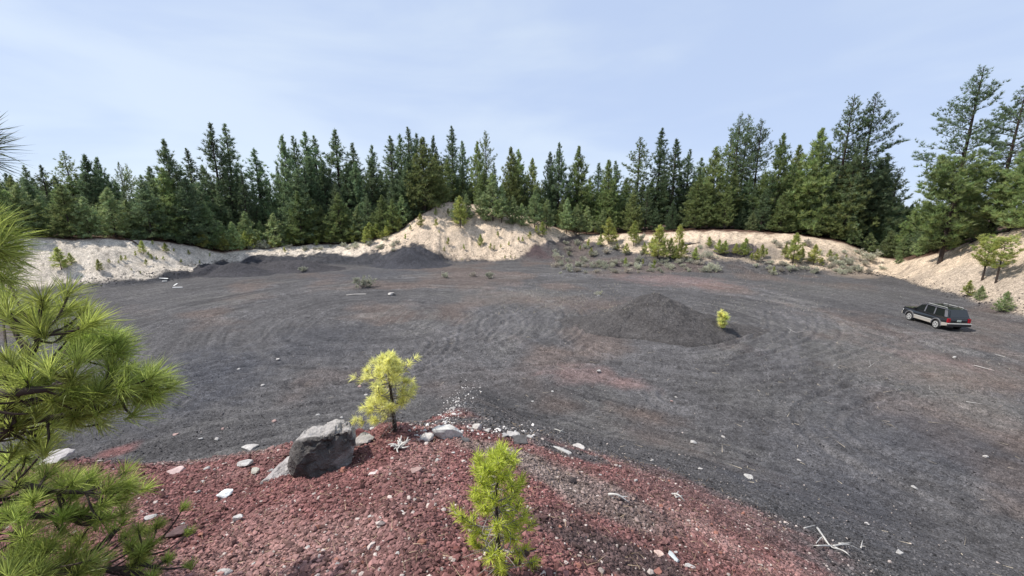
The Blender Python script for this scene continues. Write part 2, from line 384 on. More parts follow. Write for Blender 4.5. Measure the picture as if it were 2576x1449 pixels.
# tyre tracks on the pit floor, seen along these lines
TRACKS = [[(560, 770), (800, 735), (1050, 722), (1300, 735), (1420, 770), (1440, 815), (1380, 860), (1180, 880)],
          [(700, 850), (760, 800), (900, 770), (1100, 760), (1250, 780), (1290, 820), (1200, 860), (1000, 880), (760, 890)],
          [(470, 940), (700, 905), (1000, 905), (1300, 890), (1500, 905), (1750, 925), (1950, 900), (2080, 850), (2060, 790), (1900, 745), (1700, 725), (1500, 722), (1300, 715)],
          [(420, 820), (640, 790), (880, 800), (1080, 840), (1100, 880), (1000, 930), (800, 960)],
          [(500, 1010), (800, 985), (1150, 950), (1450, 925), (1800, 945), (2050, 935), (2250, 880), (2380, 850)],
          [(1250, 860), (1290, 810), (1380, 770), (1500, 745), (1580, 740)], [(1180, 850), (1200, 800), (1300, 760), (1440, 735)],
          [(2576, 905), (2300, 850), (2100, 800), (1980, 755), (1850, 720), (1600, 700), (1300, 690)], [(2576, 985), (2350, 960), (2150, 990), (2050, 1050), (2150, 1150), (2400, 1250)],
          [(1500, 880), (1560, 895), (1750, 893), (1880, 870), (1960, 830), (1950, 790)], [(600, 730), (900, 702), (1200, 690), (1500, 692)], [(1700, 1000), (2000, 975), (2300, 1010), (2576, 1080)]]
TRK = []
for tr_ in TRACKS:
    TRK.append(spline([on_plane(*q)[:2] for q in tr_], 70))
def track_field(x, y):
    """signed rut profile: (height change, churned colour amount)"""
    dz = np.zeros_like(x); cm = np.zeros_like(x)
    for i, P in enumerate(TRK):
        best = np.full(x.shape, 1e9)
        bb = (x > P[:, 0].min()-3) & (x < P[:, 0].max()+3) & (y > P[:, 1].min()-3) & (y < P[:, 1].max()+3)
        xs, ys = x[bb], y[bb]
        if not len(xs): continue
        bst = np.full(xs.shape, 1e9)
        for a, b in zip(P[:-1], P[1:]):
            d = b-a; L2 = d@d + 1e-9
            t = np.clip(((xs-a[0])*d[0] + (ys-a[1])*d[1])/L2, 0, 1)
            ex, ey = xs-a[0]-t*d[0], ys-a[1]-t*d[1]
            dist = np.hypot(ex, ey)*np.sign(ex*d[1]-ey*d[0]+1e-12)
            bst = np.where(np.abs(dist) < np.abs(bst), dist, bst)
        best[bb] = bst
        for off in (-.78, .78, -1.5, 1.7):
            q = best - off; k = 1.0 if abs(off) < 1 else .6
            k = k*(.7 if i in (1, 5, 6) else 1.15); dz += k*(-.075*np.exp(-(q/.17)**2) + .05*np.exp(-((np.abs(q)-.36)/.13)**2))
            cm += k*np.exp(-(q/.42)**2)
    return dz, np.clip(cm, 0, 1)
def streaks(x, y):
    """scraped striations circling the mound and the left half of the pit"""
    s = 0; w = 0
    for cx_, cy_, sd, k in ((MOUND[0], MOUND[1], 41, 1.0), (on_plane(960, 800)[0], on_plane(960, 800)[1], 43, 1.0), (-3.0, 4.0, 47, .8)):
        r = np.hypot(x-cx_, y-cy_); a = np.arctan2(y-cy_, x-cx_)
        wgt = k*(.03 + sstep(2.5, 11, r))/(4 + r)**1.5
        rr = r + (fbm(x*.07, y*.07, sd, 2)-.5)*3.2
        s = s + wgt*(vnoise(rr*1.9, a*1.5+5, sd+1)*.34 + vnoise(rr*4.6, a*2.2+9, sd+2)*.40 + vnoise(rr*8.2, a*4+9, sd+3)*.26); w = w + wgt
    return s/w
def zone_colour(x, y):
    r = np.hypot(x, y); az = np.arctan2(x, y)
    rt, rc, cv = (np.interp(az, AZT, t) for t in (RT, RC, CV))
    n1 = fbm(x*.25, y*.25, 11); n2 = fbm(x*1.1, y*1.1, 12); n3 = fbm(x*4, y*4, 13, 3)
    u = (r + (fbm(x*.16, y*.16, 3)-.5)*2.4 - rt)/(rc-rt)
    st = streaks(x, y)
    c = C_BLACK*(.80 + .40*n1)[:, None]*(.38 + 1.24*st)[:, None]  # striation tone, with the shade of the furrows put into the colour
    c = c + (C_BROWN-c)*(.40*sstep(.52, .72, fbm(x*.13, y*.13, 21)))[:, None]
    c = c + (C_GREY-c)*(.45*sstep(.5, .75, fbm(x*.21+7, y*.21, 22))*sstep(.4, .6, st))[:, None]
    dz, cm = track_field(x, y)
    c = c*(1 + .62*(cm*(n2-.18)))[:, None]
    # the hill underfoot
    rb = np.interp(az, AZT, HRB)
    edge = np.where(az < R(9), rb + .15 + (n2-.5)*.9, 0)
    redl = sstep(.35, -.35, r - edge)
    X = x; Y = y
    # right flank: red band running down to the right, dark and grey patches within it
    lim = 3.05 + .30*Y
    redr = sstep(1.7, -1.5, X - lim - (n2-.5)*2.2 - (n3-.5)*1.4)*sstep(9.2, 7.0, r + (n1-.5)*3)*sstep(R(3), R(10), az)
    redr = redr*np.clip(.45 + .9*fbm(x*.7, y*.7, 27), 0, 1); red = np.clip(np.maximum(redl, redr), 0, 1)
    cr_ = C_RED*(.75 + .5*n2)[:, None]
    pk = sstep(.52, .70, fbm(x*.8+3, y*.8, 15))
    cr_ = cr_ + (C_PINK - cr_)*(.42*pk)[:, None]; cr_ = cr_ + (np.array([.10, .052, .050]) - cr_)*(.5*sstep(.54, .72, fbm(x*.9+11, y*.9, 16)))[:, None]
    c = c + (cr_ - c)*red[:, None]
    def patch(px, py, rx, ry, colr, k, rot=0):
        nonlocal c
        p = PATCH[(px, py)]
        dx, dy = x-p[0], y-p[1]; ca, sa = math.cos(rot), math.sin(rot)
        q = np.hypot((dx*ca+dy*sa)/rx, (-dx*sa+dy*ca)/ry) + (n2-.5)*.9
        m = sstep(1.15, .55, q)*k
        c = c + (colr*(.8+.4*n3)[:, None] - c)*m[:, None]
    patch(1480, 1235, 1.1, .7, np.array([.18, .150, .135]), .62, -.5)
    patch(1350, 1175, .9, .5, np.array([.20, .165, .15]), .6, -.5)
    patch(1620, 1290, .8, .45, np.array([.17, .135, .125]), .45, -.6)
    patch(1240, 1130, .7, .5, np.array([.21, .165, .145]), .7)
    patch(1560, 1400, 1.0, .55, np.array([.075, .055, .054]), .85)
    patch(1400, 1320, .5, .5, np.array([.085, .06, .058]), .7)
    patch(1760, 1330, .8, .35, C_PINK, .7, -.9)
    patch(1440, 1140, .9, .5, C_BLACK*1.05, .9)
    patch(680, 1400, 1.2, .5, C_PINK*.9, .5)
    patch(560, 1150, 1.6, .35, C_PINK*.9, .55, .1)
    patch(950, 1230, .9, .5, C_RED*.8, .5)
    for P, la, lb, ax, colr, k in BLOBS:
        dx, dy = x-P[0], y-P[1]; fr = dx*ax[0] + dy*ax[1]; sd = dx*ax[1] - dy*ax[0]
        m = sstep(1.25, .25, np.hypot(sd/la, fr/lb) + (n2-.5)*.8 + (n1-.5)*.5)*k
        c = c + (colr*(.8+.4*n3)[:, None] - c)*m[:, None]
    # pale pumice banks
    rag = (n1-.5)*.34 + (n2-.5)*.22 + (n3-.5)*.12
    sand = sstep(-.03, .05, u - cv + rag*(.22 + 1.0*np.clip(cv, 0, .6)))
    sand = np.where(r < 25, 0, sand)
    hp = sstep(-.02, .10, u)*np.where(r < 25, 0, 1)*sstep(R(-50), R(-44), az)*sstep(R(1), R(-3), az); c = c + (C_BLUE*.62*(.7+.6*n2)[:, None] - c)*(hp*.85)[:, None]
    warm = sstep(R(-26), R(-14), az)
    cs = C_PALE*(1-warm[:, None]) + C_SAND*warm[:, None]
    cs = cs*(.86+.28*n2)[:, None]*(.84+.32*vnoise(az*95, r*.16, 77))[:, None]
    spk = sstep(.66, .74, fbm(x*2.3, y*2.3, 19, 3)); cs = cs*(1-.42*spk)[:, None]
    scr = sstep(R(7), R(12), az)*sstep(R(52), R(44), az)*sstep(.36, .58, fbm(x*.22, y*.22, 25))*sstep(.85, .5, u)
    cs = cs + (np.array([.17, .145, .125]) - cs)*(.75*scr)[:, None]
    rgt = sstep(R(46), R(50), az)*sstep(.60, .42, u+(n1-.5)*.5)
    cs = cs + (np.array([.30, .255, .215]) - cs)*(.55*rgt)[:, None]
    c = c + (cs - c)*sand[:, None]
    # needle litter under the forest
    lit = sstep(.93, 1.02, u + rag*.35)*np.where(az > R(49), sstep(1.0, 1.25, u+rag*.4), 1)
    lc = C_NEEDLE*(.6+.8*n2)[:, None]
    c = c + (lc - c)*lit[:, None]
    return np.clip(c, .01, .8), dz
PATCH = {k: gpt(*k) for k in [(1350, 1175), (1620, 1290), (1480, 1235), (1240, 1130), (1560, 1400), (1400, 1320), (1760, 1330), (1440, 1140), (680, 1400), (560, 1150), (950, 1230)]}

# ------------------------------------------------------------------ the ground, one sheet out to the horizon
azs = np.concatenate([np.arange(-180, -62, 4.0), np.arange(-62, 62, .155), np.arange(62, 180, 4.0)])
azs = np.radians(azs)
rs = np.concatenate([np.geomspace(.5, 1.6, 5)[:-1], np.geomspace(1.6, 30, 470)[:-1], np.geomspace(30, 112, 300)[:-1], np.geomspace(112, 400, 45)[:-1], np.geomspace(400, 6000, 14)])
A_, R_ = np.meshgrid(azs, rs)
gx, gy = (R_*np.sin(A_)).ravel(), (R_*np.cos(A_)).ravel()
gz = ground(gx, gy)
gcol, gdz = zone_colour(gx, gy)
gz = gz + gdz*sstep(11, 16, R_.ravel()) + (streaks(gx, gy)-.5)*.17*sstep(13, 18, R_.ravel())*sstep(75, 60, R_.ravel())
na, nr = len(azs), len(rs)
i = (np.arange(nr-1)*na)[:, None]; j = np.arange(na)[None]; k = (j+1) % na
GF = np.stack([i+j, i+na+j, i+na+k, i+k], -1).reshape(-1, 4)
GV = np.stack([gx, gy, gz], 1); GV = np.vstack([GV, [[0, 0, Z0]]])
fan = np.stack([np.full(na, len(GV)-1), np.arange(na), (np.arange(na)+1) % na], -1)
g_o = link('ground', npmesh('ground', GV, [GF, fan], M_GROUND, np.vstack([gcol, gcol[:1]]), True))
tag(g_o, 'cinder pit floor of black and red volcanic gravel with pale banks', 'ground', kind='structure')

def patch_mesh(name, cx_, cy_, rx, ry, fn, n=150, colr=None, sink=.12):
    th = np.linspace(0, 2*np.pi, n*2, endpoint=False); q = np.linspace(0, 1, n//2)[1:]
    Q, T = np.meshgrid(q, th, indexing='ij'); x = cx_ + rx*Q*np.cos(T); y = cy_ + ry*Q*np.sin(T)
    x = np.append(x.ravel(), cx_); y = np.append(y.ravel(), cy_)
    h = fn(x, y); z = ground(x, y) + h - sink*sstep(.16, .0, h)
    z = z + (fbm(x*5, y*5, 51, 3)-.5)*.10
    m = len(th); i = (np.arange(len(q)-1)*m)[:, None]; j = np.arange(m)[None]; k = (j+1) % m
    F = np.stack([i+j, i+m+j, i+m+k, i+k], -1).reshape(-1, 4); f0 = np.stack([np.full(m, len(x)-1), np.arange(m), (np.arange(m)+1) % m], -1)
    c = np.array(colr)*(.75+.5*fbm(x*.9, y*.9, 53))[:, None]
    return npmesh(name, np.stack([x, y, z], 1), [F, f0], M_GROUND, c, True)
mo = link('cinder_mound', patch_mesh('cinder_mound', MOUND[0], MOUND[1], 10.5, 9.0, mound, 300, np.array([.078, .072, .071])))
tag(mo, 'large black cone of loose cinders standing in the middle of the pit floor', 'mound')
for (hx, hy, w, d, h), lab, cc in zip(HEAPS, ['small dark cinder heap among shrubs below the pale right bank', 'low dark reddish cinder berm at the foot of the bank, right of the pale cone', 'low dark cinder swell beside the path out of the pit', 'black cinder heap at the right end of the left pale bank', 'long black cinder heap in the middle of the dark bank, left of the cone', 'black cinder heap leaning on the left flank of the pale cone'],
                                      [(.085, .07, .07), (.085, .066, .066), (.08, .075, .075), (.052, .050, .056), (.054, .051, .056), (.050, .050, .058)]):
    fn = lambda x, y, hx=hx, hy=hy, w=w, d=d, h=h: h*np.exp(-((x-hx)/w)**2 - ((y-hy)/d)**2)
    tag(link('cinder_heap', patch_mesh('cinder_heap', hx, hy, w*2.0, d*2.0, fn, 90, cc)), lab, 'mound')

# ------------------------------------------------------------------ rocks
def ico(sub):
    bm = bmesh.new(); bmesh.ops.create_icosphere(bm, subdivisions=sub, radius=1)
    V = np.array([v.co[:] for v in bm.verts]); F = np.array([[v.index for v in f.verts] for f in bm.faces]); bm.free(); return V, F
ICO = {s: ico(s) for s in (1, 2, 3, 5)}
def hull_radius(D, Nn, dd):
    """distance from the centre to the surface of a block cut by planes, along directions D"""
    q = D@Nn.T; q = np.where(q > 1e-3, dd[None]/np.maximum(q, 1e-3), 1e9)
    return q.min(1)
def rock_verts(seed, dims, sub=3, cuts=8, rough=.09):
    r = np.random.default_rng(seed); V, F = ICO[sub]
    Nn = unit(r.normal(size=(cuts, 3))); Nn = np.vstack([Nn, np.eye(3), -np.eye(3)])
    dd = np.concatenate([r.uniform(.45, .9, cuts), r.uniform(.7, 1, 6)])
    rad = hull_radius(V, Nn, dd)
    P = V*rad[:, None]
    P = P*(1 + rough*((fbm(P[:, 0]*3+seed, P[:, 1]*3+P[:, 2]*2, seed)-.5)*2)[:, None])
    return P*np.asarray(dims)*.5*1.15, F
def stone_cols(V, c, seed, var=.25):
    n = fbm(V[:, 0]*4/np.ptp(V[:, 0])+seed, (V[:, 1]+V[:, 2])*4/np.ptp(V[:, 0]), seed, 4)
    return np.asarray(c)*(1-var + 2*var*n)[:, None]
def put_rock(name, px, py, w, hfrac, c, label, cat='rock', seed=None, group=None, dfrac=.8, rz=None, sink=.2, sub=3, tilt=0):
    """a stone whose middle base is seen at px, py; w is its width in view pixels"""
    seed = seed if seed is not None else int(px*7 + py)
    p = gpt(px, py); W = metres(w*.92, p)
    V, F = rock_verts(seed, (W, W*dfrac, W*hfrac), sub)
    o = link(name, npmesh(name, V, F, M_STONE, stone_cols(V, c, seed), False), loc=(p[0], p[1], p[2] + W*hfrac*(.5-sink)))
    o.rotation_euler = (tilt, random.uniform(-.12, .12), random.uniform(-.5, .5) if rz is None else rz)
    return tag(o, label, cat, group)

# the big block: the face turned to the camera is an outline found in the rock's own plane
def big_boulder():
    d0 = depth(gpt(785, 1196)) + .28; s = d0/FPX
    out2 = np.array([(-46, 58), (-28, 63), (8, 62), (40, 66), (78, 60), (84, 22), (70, -12), (28, -46), (-12, -60), (-48, -72), (-66, -24), (-70, 8)], float)*s*1.0
    nO = len(out2); bm = bmesh.new(); rb = np.random.default_rng(4)
    zf = [.20, .27, .30, .26, .17, .15, .20, .25, .28, .24, .22, .18]
    fr = [bm.verts.new((p[0], p[1], z)) for p, z in zip(out2, zf)]
    bk = [bm.verts.new((p[0]*.86 + .02, p[1]*.80 + .03, -.34 + rb.uniform(-.06, .06))) for p in out2]
    c1 = bm.verts.new((-.22*1.0, .12, .36)); c2 = bm.verts.new((.16, .14, .31)); c3 = bm.verts.new((-.02, -.18, .37)); cb = bm.verts.new((0, 0, -.44))
    own = {0: c1, 1: c1, 2: c2, 3: c2, 4: c2, 5: c2, 6: c3, 7: c3, 8: c3, 9: c3, 10: c1, 11: c1}
    for i in range(nO):
        j = (i+1) % nO
        bm.faces.new((fr[j], fr[i], own[i]))
        if own[i] is not own[j]: bm.faces.new((fr[j], own[i], own[j]))
        bm.faces.new((fr[i], fr[j], bk[j])); bm.faces.new((fr[i], bk[j], bk[i])); bm.faces.new((bk[i], bk[j], cb))
    bm.faces.new((c1, c3, c2))
    bmesh.ops.recalc_face_normals(bm, faces=bm.faces[:])
    for _ in range(4): bmesh.ops.subdivide_edges(bm, edges=bm.edges[:], cuts=1, use_grid_fill=True)
    bmesh.ops.triangulate(bm, faces=bm.faces[:])
    bm.normal_update(); bm.verts.ensure_lookup_table(); bm.verts.index_update()
    P = np.array([v.co[:] for v in bm.verts]); Nv = np.array([v.normal[:] for v in bm.verts]); F = np.array([[v.index for v in f.verts] for f in bm.faces]); bm.free()
    q1 = fbm(P[:, 0]*3.2+3, P[:, 1]*3.2+P[:, 2]*2.1, 61, 5)-.5; rid = np.abs(fbm(P[:, 0]*2.6+P[:, 1]*1.7, P[:, 1]*2.2-P[:, 0]*1.4+P[:, 2]*2, 67, 4)-.5)
    stp = np.floor((P[:, 1]*.8 + P[:, 0]*.5 + q1*.25)*7)/7
    P = P + Nv*(.10*q1 - .045*sstep(.05, 0, rid) + .05*(vnoise(stp*37, P[:, 0]*0+3, 68)-.5))[:, None]
    n3_ = unit([.36, -.92, .13]); right = unit(np.cross([0, 0, 1.0], n3_)); up2 = np.cross(n3_, right)
    W = P[:, :1]*right + P[:, 1:2]*up2*1.06 + P[:, 2:3]*n3_
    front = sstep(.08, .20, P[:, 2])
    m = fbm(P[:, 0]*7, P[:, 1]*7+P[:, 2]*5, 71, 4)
    col = np.array([.098, .090, .086])*(.3+1.4*m)[:, None]  # shade of the front face is put into this dark base
    lich_lit = sstep(.60, .72, fbm(P[:, 0]*3+9, P[:, 1]*4, 73))*.40 + (1-front)*.85  # lichen spots, plus top and sides painted pale as sunlit
    col = col + (np.array([.44, .41, .39])-col)*np.clip(lich_lit, 0, 1)[:, None]
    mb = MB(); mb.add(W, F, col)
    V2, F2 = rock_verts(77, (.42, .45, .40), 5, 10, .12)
    mb.add(V2 + right*(-.50) + up2*(-.17) - n3_*.05, F2, np.array([.40, .37, .36])*(.7+.6*fbm(V2[:, 0]*9, V2[:, 1]*9+V2[:, 2]*5, 79))[:, None])  # left lobe painted pale for the sun on that end
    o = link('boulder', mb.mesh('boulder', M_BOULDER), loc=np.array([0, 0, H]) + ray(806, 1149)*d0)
    tag(o, 'big dark grey angular boulder with a pale broken left end on the red cinder brink', 'boulder')
big_boulder()
GR = (.28, .27, .265); PA = (.42, .395, .375); PK = (.32, .22, .20); DK = (.10, .095, .095); RD = (.14, .05, .05); WH = (.40, .385, .37)
put_rock('rock', 905, 1096, 30, .9, RD, 'dark red cinder block tucked behind the big boulder', tilt=.2)
put_rock('rock', 917, 1113, 54, .45, (.30, .28, .27), 'flat grey rock between the big boulder and the yellow pine')
put_rock('rock', 1124, 1096, 74, .62, (.50, .485, .46), 'smooth pale grey rock with a split face on the brink, right of the yellow pine', seed=12, rz=.3)
put_rock('rock', 1074, 1108, 34, .55, PA, 'pale wedge-shaped stone in front of the smooth grey rock')
put_rock('rock', 1052, 1110, 16, .6, PK, 'small pinkish stone touching the pale wedge-shaped stone')
put_rock('rock', 1201, 1082, 27, .8, PA, 'pale upright stone standing right of the smooth grey rock')
put_rock('rock', 1185, 1080, 14, .6, GR, 'small grey stone at the left foot of the pale upright stone')
put_rock('rock', 1225, 1085, 14, .6, PA, 'small pale stone at the right foot of the pale upright stone')
put_rock('rock', 1308, 1116, 42, .6, (.09, .085, .085), 'dark angular stone on the brink behind the bright green pine', seed=9)
put_rock('rock', 1292, 1103, 34, .5, PA, 'white stone lying behind the dark angular stone')
put_rock('rock', 1268, 1098, 26, .4, GR, 'flat grey stone left of the white stone on the brink')
put_rock('rock', 1330, 1100, 20, .4, WH, 'white chip right of the white stone on the brink')
put_rock('rock', 1415, 1136, 58, .22, WH, 'long white plank-shaped stone on the dark cinder shelf', dfrac=.28, rz=-.75, seed=31)
put_rock('rock', 1457, 1128, 36, .4, PA, 'pale buff rock right of the plank-shaped stone')
put_rock('rock', 1170, 1108, 22, .35, DK, 'small dark flat stone below the smooth grey rock')
put_rock('rock', 140, 1160, 80, .35, (.36, .335, .33), 'long pale rock half hidden behind the near pine', seed=5)
put_rock('rock', 440, 1188, 46, .35, (.48, .36, .34), 'flat pink and grey stone on the red slope right of the near pine')
put_rock('rock', 633, 1126, 40, .25, PA, 'flat pale slab on the brink left of the big boulder')
put_rock('rock', 617, 1168, 36, .35, WH, 'white flat stone on the red slope left of the big boulder')
put_rock('rock', 641, 1190, 26, .5, (.40, .38, .33), 'greenish grey stone just below the white flat stone')
put_rock('rock', 684, 1185, 14, .6, GR, 'small grey pebble close to the pale end of the big boulder')
put_rock('rock', 565, 1250, 36, .6, (.66, .68, .68), 'bluish white stone with a red cinder at its side on the red slope')
put_rock('rock', 546, 1255, 16, .8, RD, 'red cinder lump at the left side of the bluish white stone')
put_rock('rock', 602, 1308, 28, .75, (.48, .46, .45), 'rounded light grey stone in the middle of the red slope')
put_rock('rock', 378, 1305, 26, .4, WH, 'white stone beside the low needle tuft of the near pine')
put_rock('rock', 445, 1345, 44, .45, (.11, .07, .07), 'long dark red-brown rock near the lower sprigs of the near pine', rz=.4)
put_rock('rock', 1048, 1188, 28, .5, PK, 'pinkish stone on the red slope between the boulder and the bright green pine')
put_rock('rock', 937, 1193, 24, .4, (.52, .44, .42), 'pale flat stone right below the dark boulder')
put_rock('rock', 1883, 1204, 26, .5, WH, 'white flattened stone alone on the dark slope at the right')
put_rock('rock', 1745, 1115, 18, .5, WH, 'small bright white stone on the dark floor right of the plank-shaped stone')
put_rock('rock', 2262, 1392, 20, .6, WH, 'white stone right of the bleached branch')
put_rock('rock', 1660, 1395, 26, .45, (.52, .38, .33), 'pinkish brown stone near the lower edge, right of the bright green pine')
put_rock('rock', 1692, 1402, 30, .4, (.42, .45, .47), 'bluish grey elongated stone on the dark gravel near the lower edge', rz=-1.0, dfrac=.5)
put_rock('rock', 1738, 1428, 30, .35, WH, 'white elongated chip at the lower edge of the red band', rz=-.6, dfrac=.5)
put_rock('rock', 1437, 1212, 26, .4, (.05, .04, .04), 'black stone on the grey gravel patch')
put_rock('rock', 1655, 1440, 26, .6, (.24, .11, .09), 'red cinder lump at the lower edge')
put_rock('rock', 560, 1447, 36, .4, PA, 'pale stone at the lower edge on the red slope')
put_rock('rock', 1150, 1385, 18, .7, (.17, .065, .055), 'red lump on the slope left of the bright green pine')
put_rock('rock', 1505, 935, 10, .7, WH, 'small white stone beside the pink patch on the floor')
put_rock('rock', 985, 742, 20, .5, PA, 'pale rock in the pit right of the big sage bush')
put_rock('rock', 1505, 745, 10, .6, PA, 'small pale stone at the far foot of the black mound')
GRAVEL_PALE = [(440, 1095), (505, 1105), (545, 1107), (560, 1080), (690, 1060), (800, 1045), (860, 1052), (870, 1068), (935, 1080), (1640, 1160), (1700, 1000), (1510, 1195), (1560, 1175), (1690, 1010), (1970, 1360), (2180, 1320), (1760, 1180),
               (2010, 1160), (1340, 1010), (1390, 985), (920, 995), (905, 975), (960, 960), (800, 965), (700, 905), (660, 970), (600, 930), (760, 1010), (1700, 1390), (1600, 1210), (510, 1213), (520, 1180), (460, 1320), (500, 1240), (730, 1370), (775, 1380),
               (640, 1420), (880, 1232), (930, 1300), (1010, 1290), (1000, 1395), (850, 1420), (1100, 1160), (1140, 1140), (1540, 1253), (1820, 1100), (2400, 900), (2480, 1150), (2300, 1230), (2100, 920), (2490, 930)]
for n_, (px, py) in enumerate(GRAVEL_PALE):
    put_rock('pale_stone', px, py, random.uniform(9, 17) if py > 1020 else random.uniform(6, 11), random.uniform(.4, .7), random.choice([PA, WH, GR, PK, PA]),
             'small pale stone lying loose on the cinders of the pit', 'stone', seed=1000+n_, group='small pale stones strewn over the cinders', sub=2)

# loose gravel, far too many stones to count
def gravel(name, pts, size, cols, sub, label):
    V0, F0 = ICO[sub]; n = len(pts); vs = []
    base = [rock_verts(300+k, (1, 1, 1), sub, 8, .1)[0] for k in range(12)]
    B = np.stack(base)[rng.integers(0, 12, n)]
    sc = size[:, None, None]*np.stack([rng.uniform(.8, 1.3, n), rng.uniform(.7, 1.1, n), rng.uniform(.5, .9, n)], 1)[:, None]
    a = rng.uniform(0, 2*np.pi, n); ca, sa = np.cos(a), np.sin(a); b = rng.normal(0, .5, n); cb, sb = np.cos(b), np.sin(b)
    P = B*sc
    x = P[..., 0]*ca[:, None] - P[..., 1]*sa[:, None]; y = P[..., 0]*sa[:, None] + P[..., 1]*ca[:, None]; z = P[..., 2]
    y, z = y*cb[:, None] - z*sb[:, None], y*sb[:, None] + z*cb[:, None]
    V = np.stack([x, y, z], -1) + pts[:, None]; V[..., 2] += size[:, None]*.15
    F = (F0[None] + (np.arange(n)*len(V0))[:, None, None]).reshape(-1, 3)
    C = np.repeat(cols, len(V0), 0)
    o = link(name, npmesh(name, V.reshape(-1, 3), F, M_GRAVEL, C, False)); tag(o, label, 'gravel', kind='stuff')
def scatter(n, r0, r1, a0, a1, pw=1.0):
    r = (r0**pw + (r1**pw - r0**pw)*rng.uniform(0, 1, n))**(1/pw); a = np.radians(rng.uniform(a0, a1, n))
    x, y = r*np.sin(a), r*np.cos(a); return np.stack([x, y, hgt(x, y)], 1)
def gcols(P, bright=.12):
    c, _ = zone_colour(P[:, 0], P[:, 1]); n = len(P)
    c = c*rng.uniform(.30, 1.65, (n, 1))
    w = rng.uniform(0, 1, n) < bright*.35; c[w] = np.array([.42, .36, .33])*rng.uniform(.7, 1.3, (w.sum(), 1))
    o_ = (rng.uniform(0, 1, n) < .016) & (c[:, 0] > c[:, 2]*1.6); c[o_] = np.array([.27, .125, .095])*rng.uniform(.6, 1.2, (o_.sum(), 1))
    return np.clip(c, .012, .8)
P = scatter(80000, 2.0, 9.0, -62, 62, 1.1)
gravel('cinder_gravel', P, np.clip(rng.lognormal(math.log(.021), .52, len(P)), .008, .085), gcols(P), 1, 'loose red and dark cinder gravel covering the near slope')
P = scatter(80000, 8.5, 34, -60, 60, 1.0)
gravel('cinder_gravel', P, np.clip(rng.lognormal(math.log(.031), .42, len(P)), .014, .10), gcols(P, .035), 1, 'loose dark cinder gravel scattered over the pit floor')
# spill of white pebbles down the spur, right of the yellow pine
sp_pts = []
for _ in range(340):
    t = rng.uniform(0, 1); px = 1110 + 75*t + rng.normal(0, 20); py = 1075 - 115*t + rng.normal(0, 9)
    sp_pts.append((px, py))
for _ in range(120): sp_pts.append((rng.uniform(1030, 1350), rng.normal(1085, 9)))
P = np.array([gpt(a, b, n=700) for a, b in sp_pts])
gravel('pale_gravel', P, np.clip(rng.lognormal(math.log(.035), .5, len(P)), .015, .12), np.array([.56, .53, .51])*rng.uniform(.6, 1.25, (len(P), 1)), 2, 'spill of white pebbles down the spur right of the yellow pine')
# dark clinker ragged along the foot of the pale banks
az_ = np.radians(rng.uniform(-50, 54, 9000)); rt_ = np.interp(az_, AZT, RT); rc_ = np.interp(az_, AZT, RC); cv_ = np.interp(az_, AZT, CV)
rr_ = rt_ + (rc_-rt_)*np.clip(cv_*rng.uniform(-.1, 1.2, 9000) + np.abs(rng.normal(0, .10, 9000)), -.1, 1)
P = np.stack([rr_*np.sin(az_), rr_*np.cos(az_)], 1); P = np.column_stack([P, hgt(P[:, 0], P[:, 1])])
gravel('clinker', P, np.clip(rng.lognormal(math.log(.075), .5, len(P)), .04, .25), np.array([.06, .055, .056])*rng.uniform(.5, 1.6, (len(P), 1)), 1, 'dark clinker lumps fringing the foot of the pale banks')

